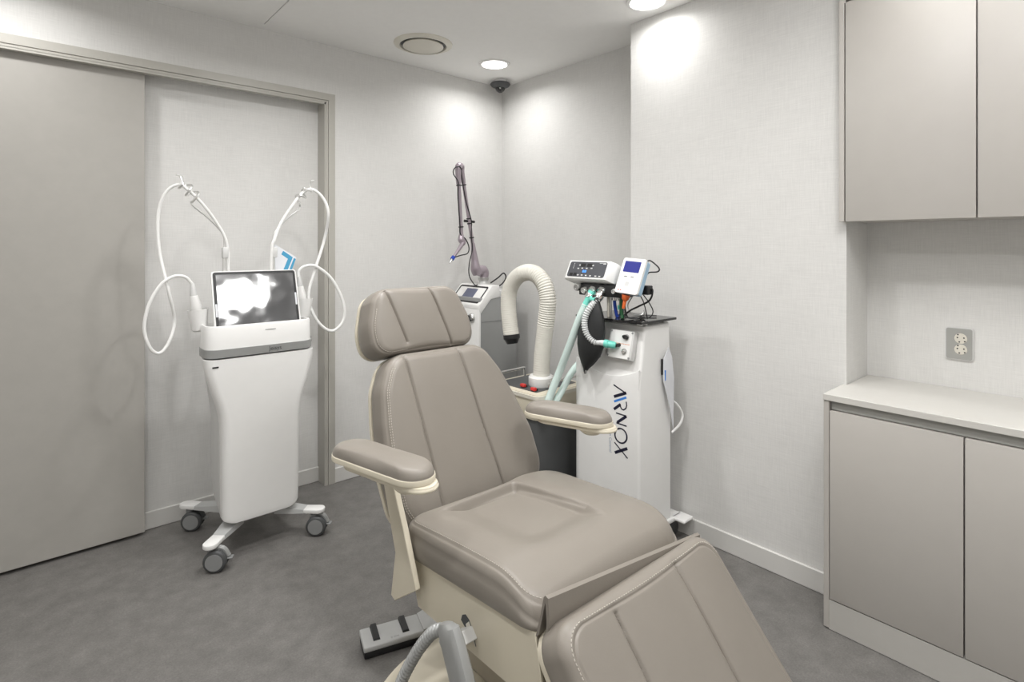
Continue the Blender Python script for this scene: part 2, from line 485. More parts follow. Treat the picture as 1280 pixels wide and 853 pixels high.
tag(obj('worktop', bm, 'top', None, base=(-.226, -2.9, .82)), 'pale laminate worktop lying on the base cabinets', 'worktop')
def wall_unit(y0, y1, label, first=False):
    t = thing('wall_cabinet', label, 'cabinet', (-.14, (y0+y1)/2, 1.474), 0, 'wall cabinets')
    bm = NB(); box(bm, (-.263, y1, 1.476), (-.002, y0-.001, 2.548-.002))
    if first: box(bm, (-.287, y0+.002, 1.474), (-.245, y0+.020, 2.546), .001, 1); box(bm, (-.285, y0-.002, 2.306), (-.26, y0+.002, 2.546))
    box(bm, (-.285, y1, 2.318), (-.263, y0-.001, 2.546))
    obj('carcass', bm, 'cab', t)
    bm = NB(); box(bm, (-.287, y1+.0022, 1.474), (-.266, y0-.0022, 2.306), .0012, 2); obj('door', bm, 'cab', t)
    return t
wall_unit(-2.359, -2.747, 'taupe wall cabinet nearest the wall corner, whole door in view', True)
wall_unit(-2.747, -3.135, 'taupe wall cabinet cut by the right edge of the photo')

# socket
t = thing('wall_socket', 'grey double power socket on the wall above the worktop', 'socket', (0, -2.653, 1.016))
bm = NB(); plate(bm, frame((-.0005, -2.653, 1.016), (0, -1, 0), (-1, 0, 0)), rrect(-.0415, -.06, .0415, .06, .009), .007); obj('surround', bm, 'white2', t)
bm = NB(); plate(bm, frame((-.0075, -2.653, 1.016), (0, -1, 0), (-1, 0, 0)), rrect(-.0385, -.057, .0385, .057, .007), .0015); obj('face_plate', bm, 'rail', t)
for dz in (.0205, -.0205):
    bm = NB(); cyl(bm, (-.0085, -2.658, 1.016+dz), (-.0105, -2.658, 1.016+dz), .0195, .0185, 32); w = obj('socket_well', bm, 'ivory', t)
    bm = NB()
    for dy, dzz in ((-.0095, 0.003), (.0095, .003), (0.008, .014), (.004, -.013), (-.012, -.010)): cyl(bm, (-.0104, -2.658+dy, 1.016+dz+dzz), (-.0110, -2.658+dy, 1.016+dz+dzz), .0026, seg=12)
    obj('pin_hole', bm, 'black', w)

# ================================================================== CEILING FITTINGS
def downlight(x, y, label):
    t = thing('downlight', label, 'light', (x, y, H), 0, 'round downlights in the ceiling')
    bm = NB(); lathe(bm, (x, y, H), (0, 0, -.008), [(0, .099), (.7, .099), (1, .094), (1, .083), (.2, .079)], 48); obj('trim_ring', bm, 'white', t)
    bm = NB(); cyl(bm, (x, y, H-.0017), (x, y, H-.0045), .0788, seg=48); obj('diffuser', bm, 'lamp', t, label='glowing white diffuser')
    return t
LAMPS = [(-.383, -.375), (-.402, -1.55), (-.42, -2.72), (-2.75, -.42), (-2.75, -1.65), (-1.55, -1.78), (-1.55, -3.0), (-2.75, -3.0), (-.6, -3.9), (-2.2, -4.1), (-1.6, -.98)]  # last entry is an unseen lamp added to brighten the back walls
downlight(*LAMPS[0], 'round glowing downlight beside the security camera in the corner')
downlight(*LAMPS[1], 'round glowing downlight cut by the top edge of the photo')
for x, y in LAMPS[2:]: downlight(x, y, 'unseen round ceiling downlight beyond the top edge of the photo')
for i, (x, y) in enumerate(LAMPS):
    l = bpy.data.lights.new('lamp_light', 'AREA'); l.shape = 'DISK'; l.size = .15; l.energy = 24; l.color = (1, .992, .982); l.spread = R(160)
    l.energy = (5.5, 2.8, 1.5, 8, 11, 13, 7, 10, 5, 9, 13)[i]
    o = bpy.data.objects.new('lamp_light', l); COL.objects.link(o); o.location = (x, y, H-.012)

t = thing('ceiling_lamp', 'large round ceiling lamp in front of the chair, above the top edge of the photo', 'light', (-1.22, -2.86, H))
bm = NB(); lathe(bm, (-1.22, -2.86, H), (0, 0, -.03), [(0, .32), (.9, .32), (1, .315), (1, .30)], 64); obj('lamp_housing', bm, 'white', t)
bm = NB(); lathe(bm, (-1.22, -2.86, H-.028), (0, 0, -.075), [(0, .305), (.4, .305), (.75, .295), (1, .26)], 64); obj('diffuser', bm, 'biglamp', t)

t = thing('ceiling_vent', 'round cream air vent with a dark ring gap in the ceiling', 'vent', (-.912, -.374, H))
bm = NB(); lathe(bm, (-.912, -.374, H), (0, 0, -.014), [(0, .168), (.35, .166), (1, .140), (1, .134), (.0, .130)], 64); obj('outer_ring', bm, 'ivory', t)
bm = NB(); cyl(bm, (-.912, -.374, H-.0005), (-.912, -.374, H-.002), .1295, seg=64); obj('throat', bm, 'dkgrey', t, label='dark throat')
bm = NB(); lathe(bm, (-.912, -.374, H-.002), (0, 0, -.018), [(0, .02), (.3, .02), (.35, .112), (.8, .116), (1, .108)], 64); obj('disc', bm, 'ivory', t)

cx, cyy = -.125, -.125
t = thing('security_camera', 'small black dome security camera in the ceiling corner', 'camera', (cx, cyy, H))
bm = NB(); lathe(bm, (cx, cyy, H), (0, 0, -.018), [(0, .05), (.5, .05), (1, .06)], 40); obj('mounting_plate', bm, 'white', t, label='pale mounting plate')
bm = NB(); lathe(bm, (cx, cyy, H-.018), (0, 0, -.036), [(0, .066), (.25, .072), (.6, .062), (1, .034)], 40); obj('housing', bm, 'dkgrey', t)
bm = NB(); lathe(bm, (cx, cyy, H-.05), (0, 0, -.036), [(0, .034), (.3, .034), (.65, .026), (.88, .014), (1, .003)], 32); dm = obj('dome', bm, 'acrylic', t, label='glossy black dome')
bm = NB(); bmesh.ops.create_icosphere(bm, subdivisions=2, radius=.006, matrix=Matrix.Translation((cx-.022, cyy-.025, H-.060))); obj('lens', bm, 'chrome', dm)

# ================================================================== TREATMENT CHAIR
CX, CY = -1.44, -1.90
ch = thing('treatment_chair', 'taupe leather treatment chair with cream armrests and frame on a round base', 'chair', (CX, CY, 0))
X1 = np.array([1.0, 0, 0])
def cushion(name, O, B, N, corners, T, r, stitch=None, stitch_inset=.022, **kw):
    c = Cushion(O, X1, B, N, corners, T, r, **kw)
    o = obj(name, c.build(), 'leather', ch, smooth=60)
    if stitch is not None:
        for ins in ([stitch_inset] if np.isscalar(stitch_inset) else stitch_inset):
            obj('stitching', c.stitches(ins, stitch), 'thread', o, label='pale thread stitching')
    return c, o
# --- seat (tilted up to the front)
Bs = np.array([0, 1, -.095]); Bs /= np.linalg.norm(Bs); Ns = np.array([0, .095, 1]); Ns /= np.linalg.norm(Ns)
def seat_extra(X, Y):
    def sm(v, a, b):
        t = np.clip((v-a)/(b-a), 0, 1); return t*t*(3-2*t)
    xl = -.165+.0*Y; xr = .080+.03*(-Y+.1)*.3
    inside = sm(X, xl-.07, xl+.06)*(1-sm(X, xr-.004, xr+.018))*sm(Y, -.185, -.055)*(1-sm(Y, .235, .25))
    return -.027*inside+.006*np.exp(-((X-.15)/.05)**2)*np.clip((Y+.1)/.1, 0, 1)
def seat_roll(X, Y):        # the front edge rolls down
    return -.058*np.clip((-.12-Y)/.172, 0, 1)**2.3-.016*np.clip((X-.15)/.14, 0, 1)**2*np.clip((.15-Y)/.3, 0, 1)
O = np.array([CX, -1.918, .4735])
cs, seat = cushion('seat', O, Bs, Ns, [(.293, .292, .07), (-.324, .296, .05), (-.322, -.292, .05), (.297, -.292, .08)],   .104, .034,
    stitch=lambda a, b: a < -.275 and b < .25, stitch_inset=.020, puff=.010, seam=.014, extra=seat_extra, roll=seat_roll, seam_on=lambda a, b: a < -.26,
    creases=[([(.086, .225), (.097, -.085)], .009, .007), ([(-.18, .24), (.085, .225)], .006, .005)], seamdepth=.0025, bulge=.008)
# --- backrest
Bb = np.array([0, .147, .36]); Bb /= np.linalg.norm(Bb); Nb = np.cross(X1, Bb)
def zb(z): return (z-.45)/.926
T = .095
Ob = np.array([CX, -1.5985, .45])-Nb*T
hr = [(.455, .275, .04), (.53, .338, .09), (.66, .334, .2), (.79, .292, .2), (.90, .248, .12), (1.002, .180, .085)]
hl = [(.455, -.250, .03), (.53, -.292, .08), (.66, -.306, .2), (.79, -.297, .2), (.90, -.280, .12), (1.002, -.226, .085)]
corn = [(w, zb(z), r) for z, w, r in hr]+[(w, zb(z), r) for z, w, r in hl[::-1]]
cb, back = cushion('backrest', Ob, Bb, Nb, corn, T, .036, stitch=lambda a, b: a < -.13 and .02 < b < .55, stitch_inset=(.018, .0235), puff=.010, seam=.013,
    creases=[([(-.172, zb(1.0)), (-.153, zb(.72)), (-.139, zb(.50))], .013, .020), ([(.062, zb(1.0)), (.093, zb(.72)), (.126, zb(.50))], .016, .018)], seamdepth=.0025)
bm = NB(); c2 = Cushion(Ob-Nb*.016, X1, Bb, Nb, [(a*1.012, b+.003*(1 if b > .3 else -1), r) for a, b, r in corn], .017, .004, rings=12, n=120, seamdepth=0, puff=0, bulge=0)
bm.free(); obj('back_shell', c2.build(), 'cream', ch, label='cream moulded back shell')
# --- headrest, set a little behind the backrest
Bh = np.array([0, .33, .944]); Bh /= np.linalg.norm(Bh); Nh = np.cross(X1, Bh)
Th = .115
Oh = np.array([CX-.046, -1.350, .994])-Nh*Th
hc = [(.215, .0, .06), (.222, .10, .15), (.170, .250, .07), (-.188, .250, .07), (-.232, .10, .15), (-.222, .0, .06)]
chd, head = cushion('headrest', Oh, Bh, Nh, hc, Th, .034, stitch=lambda a, b: a < -.1 and b < .18, stitch_inset=(.017,), puff=.010, seam=.013,
    creases=[([(-.145, .235), (-.095, .04)], .013, .016), ([(.042, .25), (.104, .0)], .016, .014)], seamdepth=.0025)
c2 = Cushion(Oh-Nh*.014, X1, Bh, Nh, [(a*1.015, b, r) for a, b, r in hc], .015, .004, rings=12, n=120, seamdepth=0, puff=0, bulge=0)
obj('headrest_shell', c2.build(), 'cream', ch, label='cream headrest shell')
bm = NB()
for dx in (-.06, .06):
    bm = NB(); tube(bm, [np.array([CX+dx, 0, 0])+np.array([0, -1.30, 1.04])-Nh*0+np.array([0, .05, 0]), np.array([CX+dx, -1.345, .93])], .008, smooth=False, seg=10); obj('headrest_post', bm, 'steel', ch)
# --- leg rest hanging forward from the seat
Bl = np.array([0, .637, .771]); Nl = np.cross(X1, Bl)
Tl = .088
Ol = np.array([CX, -2.297, .560])-Nl*Tl
lc = [(.283, 0.018, .055), (-.345, 0.018, .055), (-.338, -.56, .06), (.288, -.56, .06)]
def leg_extra(X, Y): return 0*X
cl, leg = cushion('leg_rest', Ol, Bl, Nl, lc, Tl, .03, stitch=lambda a, b: (a < -.2 and b < .2) or b > -.05, stitch_inset=(.021,), puff=.008, seam=.030,
    creases=[([(-.165, -.025), (-.170, -.55)], .014, .020), ([(.094, -.012), (.088, -.55)], .015, .018)], seamdepth=.003)
c2 = Cushion(Ol-Nl*.016, X1, Bl, Nl, [(a*.99, b, r) for a, b, r in lc], .017, .004, rings=12, n=120, seamdepth=0, puff=0, bulge=0)
obj('leg_rest_shell', c2.build(), 'cream', ch, label='cream leg rest shell')
# --- folded leather flap between seat and leg rest
bm = NB()
def flap_sec(x, dz, dy):
    prof = [(-2.206, .470), (-2.221, .525), (-2.232, .572), (-2.238, .578), (-2.246, .574), (-2.249, .535), (-2.246, .500), (-2.243, .478), (-2.238, .478), (-2.241, .520), (-2.237, .562), (-2.231, .540), (-2.216, .480)]
    return [(x, y+dy, z+dz) for y, z in prof]
loft(bm, [flap_sec(CX+a, +.030-.056*u, +.002-.020*u) for u, a in ((u, -.318+.596*u) for u in np.linspace(0, 1, 24))])
obj('flap', bm, 'leather', ch, smooth=50)
# --- hinge pins of the leg rest
bm = NB(); cyl(bm, (CX-.325, -2.238, .484), (CX-.300, -2.232, .478), .008, seg=16, bev=.002); obj('hinge_pin', bm, 'chrome', ch)
bm = NB(); cyl(bm, (CX+.262, -2.238, .478), (CX+.285, -2.232, .478), .008, seg=16, bev=.002)
obj('hinge_pin', bm, 'chrome', ch)
# --- seat frame (cream box under the seat), side slot on the left
PT = [(-1.644, .449), (-2.198, .503), (-2.232, .335), (-1.696, .315)]
bm = NB(); prism(bm, PT, CX-.314, CX-.306, 'x', .0015, 1); obj('side_panel', bm, 'cream', ch)
bm = NB(); prism(bm, PT, CX+.262, CX+.270, 'x', .0015, 1); obj('side_panel', bm, 'cream', ch)
bm = NB(); prism(bm, [(-1.66, .446), (-2.19, .498), (-2.20, .36), (-1.70, .345)], CX-.305, CX+.261, 'x'); obj('seat_frame', bm, 'cream_shaded', ch, label='cream frame box under the seat, shade in its colour')
# slot in the left panel
bm = NB(); mt = frame((CX-.3143, -1.945, .384), (0, -1, 0), (-1, 0, 0))
plate(bm, mt, [(-.032, .004), (-.026, .020), (-.012, .028), (.004, .022), (.020, .002), (.034, -.032), (.0, -.014)], .0006); obj('side_slot', bm, 'dkgrey', ch, label='dark slot in the side panel')
bm = NB(); mt = frame((CX-.3149, -1.945, .384), (0, -1, 0), (-1, 0, 0))
plate(bm, mt, [(-.010, .004), (.004, .018), (.018, .0), (.031, -.030), (.0, -.014)], .0006); obj('slot_liner', bm, 'ivory', ch)
# --- armrests
def armrest(p0, p1):
    """p0 rear cap centre, p1 front cap centre"""
    p0 = np.array(p0); p1 = np.array(p1); ctr = (p0+p1)/2; d = (p1-p0); L = np.linalg.norm(d)/2; d /= np.linalg.norm(d)
    A = np.array([-d[1], d[0], 0]); Bv = np.array([d[0], d[1], 0]); N = np.array([0, 0, 1.0])
    if np.dot(np.cross(A, Bv), N) < 0: A = -A
    r = .0535
    def corners(rr): return [(rr, L+rr, rr*1.25), (-rr, L+rr, rr*1.25), (-rr, -L-rr, rr*1.25), (rr, -L-rr, rr*1.25)]
    def cus(z, rr, T, rad, **k): return Cushion((ctr[0], ctr[1], z), A, Bv, N, corners(rr), T, rad, rings=24, n=140, seamdepth=0, **k)
    o = obj('armrest', cus(.752, r+.004, .017, .003, puff=0, bulge=.001).build(), 'cream', ch)
    obj('arm_pad', cus(.769, r+.001, .022, .021, puff=.014, bulge=.001).build(), 'leather', o, smooth=60, label='taupe leather arm pad')
    obj('arm_base', Cushion((ctr[0]+d[0]*.02, ctr[1]+d[1]*.02, .736), A, Bv, N, [(.046, L+.05, .05), (-.046, L+.05, .05), (-.046, -L-.02, .04), (.046, -L-.02, .04)], .017, .004, rings=20, n=120, seamdepth=0, puff=0).build(), 'cream', o)
    bm = NB(); lathe(bm, (p1[0]-d[0]*.02, p1[1]-d[1]*.02, .737), (0, 0, -.018), [(0, .040), (.5, .040), (1, .030)], 32); obj('end_knob', bm, 'cream', o)
    return o
armrest((-1.898, -1.558), (-1.838, -1.815))
armrest((-1.186, -1.625), (-1.113, -1.838))
def arm_post(sgn):
    x = CX+sgn*.345 if sgn < 0 else CX+.25
    oy = 0 if sgn < 0 else .13
    bm = NB()
    poly = [(-1.535, .75), (-1.605, .75), (-1.620, .66), (-1.700, .535), (-1.752, .402), (-1.628, .316), (-1.606, .322), (-1.640, .462), (-1.60, .545)]
    poly = [(-1.530, .745), (-1.600, .745), (-1.622, .655), (-1.682, .545), (-1.748, .402), (-1.628, .316), (-1.606, .324), (-1.632, .463), (-1.560, .646)]
    poly = [(a+oy, b) for a, b in poly]
    prism(bm, poly, x-.009, x+.009, 'x', .002, 1)
    ap = obj('arm_post', bm, 'cream', ch)
    bm = NB(); cyl(bm, (x, -1.66+oy, .40), (CX+sgn*.22, -1.66+oy, .40), .02, seg=20); obj('pivot', bm, 'cream', ap)
arm_post(-1); arm_post(1)
# --- lift column and round base
bm = NB(); box(bm, (CX-.17, -2.10, .09), (CX+.17, -1.72, .34), .02, 2); obj('lift_column', bm, 'cream_shaded', ch, label='cream lift column with shade in its colour')
bm = NB(); lathe(bm, (CX-.15, -1.90, .002), (0, 0, .09), [(0, .400), (.12, .407), (.30, .397), (.36, .378), (.45, .368), (.75, .30), (1, .22)], 96); obj('round_base', bm, 'cream', ch)
# --- grey release lever with its bracket and corrugated sleeve
bm = NB()
def sec(y, z, w, h, x=CX-.405, n=16):
    dy, dz = -.42, -.9
    out = []
    for a in np.linspace(0, 2*math.pi, n, endpoint=False):
        ca, sa = math.cos(a), math.sin(a)
        out.append((x+w*math.copysign(abs(sa)**.7, sa), y+h*math.copysign(abs(ca)**.7, ca)*.9, z+h*math.copysign(abs(ca)**.7, ca)*-.42))
    return out
loft(bm, [sec(-1.975, .452, .012, .022), sec(-1.985, .447, .018, .038), sec(-2.0, .425, .020, .040), sec(-2.035, .365, .021, .040), sec(-2.075, .28, .022, .038), sec(-2.115, .19, .021, .036), sec(-2.14, .12, .018, .03)])
lev = obj('release_lever', bm, 'silver', ch, label='grey plastic release lever')
bm = NB(); box(bm, (-.004, -.045, -.014), (.004, .06, .014), .002, 1, frame((CX-.355, -2.02, .425), (0, 0, 1), (.2, .35, 1)).to_4x4()); 
bm.free(); bm = NB(); prism(bm, [(-1.985, .376), (-1.962, .397), (-1.918, .370), (-1.940, .350)], CX-.39, CX-.313, 'x', .002, 1); obj('bracket', bm, 'white2', lev)
bm = NB(); tube(bm, [(CX-.40, -1.975, .430), (CX-.405, -1.925, .405), (CX-.41, -1.865, .335), (CX-.415, -1.80, .235), (CX-.42, -1.765, .16), (CX-.42, -1.75, .10)], .014, seg=14, n=70, rfn=lambda u, s: .0130+.0036*math.sin(s*2*math.pi/.0140)); obj('corrugated_sleeve', bm, 'silver', lev, smooth=60)

# ================================================================== FOOT SWITCH
t = thing('foot_switch', 'grey and black foot switch with two pedals on the floor by the chair', 'foot switch', (-1.68, -1.385, 0), R(0))
ax = np.array([-1.572, -1.413])-np.array([-1.766, -1.355]); L0 = np.linalg.norm(ax); ax /= L0
fm = Matrix(((ax[0], -ax[1], 0, -1.766), (ax[1], ax[0], 0, -1.355), (0, 0, 1, 0), (0, 0, 0, 1)))
bm = NB(); box(bm, (0, -.049, .002), (L0, .048, .026), .004, 2, fm); obj('switch_base', bm, 'black', t, label='black lower case')
bm = NB(); box(bm, (-.002, -.051, .024), (L0+.002, .050, .043), .005, 3, fm); obj('case', bm, 'silver2', t)
for u in (.045, .145):
    bm = NB(); loft(bm, [[tuple(fm @ Vector(p)) for p in q] for q in ([(u-.012, -.030, .042), (u+.012, -.030, .042), (u+.012, .046, .042), (u-.012, .046, .042)], [(u-.010, -.026, .048), (u+.010, -.026, .048), (u+.009, .044, .054), (u-.009, .044, .054)])]); obj('pedal', bm, 'black', t, label='black rocker pedal')
bm = NB(); text(bm, '0 ON', .012, fm @ Matrix.Translation((.105, -.036, .0432)), .0002); obj('lettering', bm, 'midgrey', t, smooth=0)
bm = NB(); loft(bm, [[tuple(fm @ Vector(p)) for p in q] for q in ([(L0, -.045, .006), (L0, .048, .006), (L0, .048, .044), (L0, -.045, .044)], [(L0+.05, -.040, .006), (L0+.05, .070, .006), (L0+.05, .070, .044), (L0+.05, -.040, .044)], [(L0+.10, -.01, .008), (L0+.10, .035, .008), (L0+.10, .035, .036), (L0+.10, -.01, .036)])]); obj('cable_guard', bm, 'silver2', t)
bm = NB(); tube(bm, [tuple(fm @ Vector(p)) for p in ((L0+.09, .01, .022), (L0+.13, .02, .016), (L0+.17, .05, .010), (L0+.20, .10, .009))], .007, seg=10); obj('cable', bm, 'midgrey', t)

# ================================================================== WHITE DEVICE CART (left)
KX = -1.817
cart = thing('device_cart', 'white tapered treatment cart on four casters in front of the door recess', 'medical device', (KX, -.30, 0))
def sect(z, hw, y0, y1, r, n=6):
    return [(KX+p[0], p[1], z) for p in rrect(-hw*.972, y0, hw*.983, y1, r, n)]
prof = [(.885, .243), (.86, .242), (.825, .236), (.79, .227), (.75, .216), (.71, .203), (.67, .190), (.63, .180), (.58, .1745), (.5, .173), (.35, .172), (.215, .171)]
ss = [sect(z, w, -.462-.004*math.sin(min(1, (z-.2)/.7)*3.14), -.375, .034) for z, w in prof]
# bottom edge: lower at the middle-left, with rounded corners
def low(z, w, dz): return [(x, y, z+dz*(abs(x-KX)/.17)**6) for x, y, _ in sect(z, w, -.462, -.375, .034)]
ss += [low(.175, .170, .0), low(.158, .164, .010), low(.152, .150, .012)]
bm = NB(); loft(bm, ss); obj('front_panel', bm, 'white', cart, smooth=40)
bm = NB(); loft(bm, [sect(z, w, -.40, -.215, .03) for z, w in ((.89, .215), (.80, .20), (.70, .185), (.6, .172), (.30, .170))]+[[(x, y, .155+max(0, y+.40)*.5) for x, y, z in sect(.15, .163, -.40, -.215, .03)]]); obj('rear_body', bm, 'white2', cart, label='grey white rear body')
bm = NB(); loft(bm, [sect(z, w, y0, y1, r) for z, w, y0, y1, r in ((.8875, .236, -.455, -.295, .055), (.893, .236, -.455, -.295, .055))]); obj('seam', bm, 'dkgrey', cart, label='dark seam under the band')
bm = NB(); loft(bm, [sect(.892, .2405, -.466, -.285, .058), sect(.928, .2410, -.467, -.285, .058)]); band = obj('band', bm, 'silver', cart, label='silver band around the head')
bm = NB(); text(bm, 'Jeisys', .026, frame((KX+.052, -.4678, .911), (1, 0, 0), (0, -1, 0)), .0003); obj('lettering', bm, 'dkgrey', band, smooth=0)
# head: open tray
outer = [sect(.924, .238, -.46, -.292, .055), sect(1.022, .236, -.458, -.294, .055), sect(1.029, .233, -.455, -.297, .053), sect(1.030, .229, -.451, -.301, .050), sect(1.027, .225, -.447, -.305, .047), sect(.985, .222, -.444, -.308, .045)]
bm = NB(); loft(bm, outer); hd = obj('head_tray', bm, 'white', cart, smooth=40)
bm = NB(); box(bm, (KX+.01, -.4602, .997), (KX+.056, -.458, .9995)); obj('slot_mark', bm, 'midgrey', hd, smooth=0)
bm = NB(); box(bm, (KX-.21, -.4660, .851), (KX-.185, -.464, .857), .0005, 1); obj('status_window', bm, 'black', cart, smooth=0)
bm = NB(); box(bm, (KX+.240, -.38, .905), (KX+.255, -.30, .935), .004, 2); obj('side_handle', bm, 'silver', cart)
# star base and casters
CAST = [(-2.032, -.500), (-2.032, -.050), (-1.592, -.490), (-1.605, -.055)]
bm = NB(); box(bm, (KX-.12, -.40, .118), (KX+.12, -.16, .15), .008, 2); obj('base_plate', bm, 'silver2', cart)
for i, (x, y) in enumerate(CAST):
    a = np.array([KX+math.copysign(.095, x-KX), -.28+math.copysign(.09, y+.28)]); b2 = np.array([x, y]); dd = (b2-a)/np.linalg.norm(b2-a); pp = np.array([-dd[1], dd[0]])
    bm = NB()
    def lsec(c, w, z0, z1): z0 += .008; z1 += .008; return [tuple(np.append(c+pp*w, z0)), tuple(np.append(c-pp*w, z0)), tuple(np.append(c-pp*w*.9, z1)), tuple(np.append(c+pp*w*.9, z1))]
    loft(bm, [lsec(a, .042, .105, .135), lsec(a+(b2-a)*.5, .034, .103, .123), lsec(b2-dd*.03, .028, .102, .117)])
    lg = obj('leg', bm, 'silver2', cart, label='pale silver base leg')
    cap = b2+dd*.02
    bm = NB(); prism(bm, [tuple(b2-dd*.045+pp*.028)]+[tuple(cap-dd*.0+dd*.030*math.cos(t)+pp*.030*math.sin(t)) for t in np.linspace(1.57, -1.57, 12)]+[tuple(b2-dd*.045-pp*.028)], .099, .118, 'z', .004, 2); bmesh.ops.translate(bm, verts=bm.verts, vec=(0, 0, .009)); obj('leg_cap', bm, 'white', lg)
    cu = bm = NB(); cyl(bm, (x, y, .100), (x, y, .066), .018, seg=20); cs_ = obj('caster', bm, 'midgrey', cart)
    wa = R(58 if i != 2 else 52); wx = np.array([math.cos(wa), math.sin(wa), 0]); fw = np.array([wx[1], -wx[0], 0])
    cc = np.array([x, y, .047])+fw*.014
    for s in (-1, 1):
        bm = NB(); lathe(bm, cc+wx*s*.010, wx*s*.023, [(0, .044), (.12, .0468), (.7, .0468), (.92, .043), (1, .040)], 32); wh = obj('wheel', bm, 'dkgrey', cs_)
        bm.free() if False else None
    bm = NB()
    for s in (-1, 1): lathe(bm, cc+wx*s*.0338, wx*s*.0012, [(0, .035), (1, .0345)], 32)
    obj('hub_cap', bm, 'midgrey', cs_)
    bm = NB(); tube(bm, [cc+wx*0+np.array([0, 0, .045])-fw*.02, cc+np.array([0, 0, .050]), cc+np.array([0, 0, .040])+fw*.030, cc+fw*.048+np.array([0, 0, .010])], .011, seg=10); obj('fork', bm, 'silver' if i != 1 else 'dkgrey', cs_)
    bm = NB(); box(bm, (-.014, -.066, -.003), (.014, -.04, .003), .002, 1, frame(cc+np.array([0, 0, .004]), wx, (0, 0, 1))); obj('brake_tab', bm, 'midgrey', cs_)
# holsters on both sides of the head
def holster(x, y, z, s):
    bm = NB(); lathe(bm, (x+s*-.006, y, z-.092), (s*.008, 0, .100), [(0, .024), (.08, .032), (1, .042), (1, .038), (.5, .032)], 28); h = obj('holster', bm, 'white', cart)
    bm = NB(); box(bm, (min(x, KX+s*.2), y-.02, z-.065), (max(x, KX+s*.2), y+.02, z-.045), .003, 1); obj('holster_arm', bm, 'midgrey', h)
    bm = NB(); cyl(bm, (x-s*.010, y, z-.090), (x-s*.010, y, z-.084), .019, seg=24); obj('holster_foot', bm, 'dkgrey', h)
holster(-2.048, -.30, 1.088, -1)
holster(-1.560, -.27, 1.105, 1)
# cable support rods with spiral hooks
def rod(s, pts, coil):
    off = np.array([-.018, -.065, 0]); pts = [np.array(q)+off for q in pts]; coil = [np.array(q)+off for q in coil]
    bm = NB(); tube(bm, pts, .0048, seg=10, n=6)
    r_ = obj('support_rod', bm, 'bright', cart)
    bm = NB(); tube(bm, coil, .0052, seg=8, n=6); obj('cable_hook', bm, 'bright', r_)
    b = pts[0]
    bm = NB(); cyl(bm, (b[0], b[1], .86), (b[0], b[1], 1.335), .009, seg=16); obj('rod_sleeve', bm, 'bright', r_)
    bm = NB(); box(bm, (b[0]-.010, b[1]-.016, 1.325), (b[0]+.016, b[1]+.012, 1.375), .004, 2); obj('rod_clamp', bm, 'white2', r_)
def helix(p0, p1, r, turns, up, n=26):
    p0 = np.array(p0); p1 = np.array(p1); d = (p1-p0)/np.linalg.norm(p1-p0); up = np.array(up, float); u = up-d*up.dot(d); u /= np.linalg.norm(u); w = np.cross(d, u)
    return [p0+(p1-p0)*t+r*(math.cos(2*math.pi*turns*t)*u+math.sin(2*math.pi*turns*t)*w) for t in np.linspace(0, 1, n)]
rl = [(-1.914, -.20, 1.02), (-1.914, -.20, 1.34), (-1.914, -.20, 1.42), (-1.930, -.20, 1.455), (-1.985, -.20, 1.515), (-2.040, -.20, 1.562), (-2.052, -.20, 1.582)]
rod(-1, rl, [rl[-1]]+helix((-2.03, -.205, 1.598), (-2.09, -.215, 1.662), .023, 2.2, (0, 0, -1))+[(-2.093, -.21, 1.692), (-2.112, -.21, 1.698)])
rr_ = [(-1.692, -.20, 1.02), (-1.692, -.20, 1.34), (-1.694, -.20, 1.42), (-1.676, -.20, 1.462), (-1.625, -.20, 1.520), (-1.570, -.20, 1.565), (-1.562, -.20, 1.585)]
rod(1, rr_, [rr_[-1]]+helix((-1.580, -.205, 1.61), (-1.515, -.215, 1.685), .021, 2.2, (0, 0, -1))+[(-1.508, -.21, 1.715), (-1.492, -.21, 1.72)])

# handpieces with their looping cables
def handpiece(label, hx, hy, hz, tilt, path, r):
    t = thing('handpiece', label, 'handpiece', (hx, hy, hz), 0, 'handpieces in the cart holsters')
    bm = NB(); lathe(bm, (hx+tilt*-.0, hy, hz-.06), (tilt, 0, .125), [(0, .016), (.5, .021), (.6, .023), (.97, .0165), (1, .012)], 24); obj('grip', bm, 'white', t)
    bm = NB(); lathe(bm, (hx+tilt, hy, hz+.064), (tilt*.25, 0, .055), [(0, .015), (.3, .0135), (.95, .008), (1, .007)], 20); obj('strain_relief', bm, 'white2', t)
    path = [(q[0]-.018, q[1]-.065, q[2]) if q[1] > -.235 else q for q in path]
    bm = NB(); tube(bm, path, r, seg=10, n=10); obj('cable', bm, 'white', t)
    return t
handpiece('white handpiece standing in the left holster of the white cart', -2.044, -.30, 1.095, -.022,
    [(-2.070, -.30, 1.208), (-2.098, -.30, 1.242), (-2.14, -.30, 1.248), (-2.19, -.30, 1.215), (-2.235, -.30, 1.13), (-2.252, -.30, 1.03), (-2.232, -.30, .945), (-2.195, -.29, .915), (-2.155, -.27, .96), (-2.132, -.25, 1.05), (-2.142, -.22, 1.18), (-2.172, -.19, 1.36), (-2.175, -.18, 1.52), (-2.150, -.19, 1.615), (-2.105, -.205, 1.655), (-2.06, -.21, 1.630), (-2.00, -.21, 1.565), (-1.945, -.205, 1.485), (-1.912, -.205, 1.42), (-1.900, -.205, 1.36), (-1.898, -.205, 1.30), (-1.898, -.2, 1.0)], .0070)
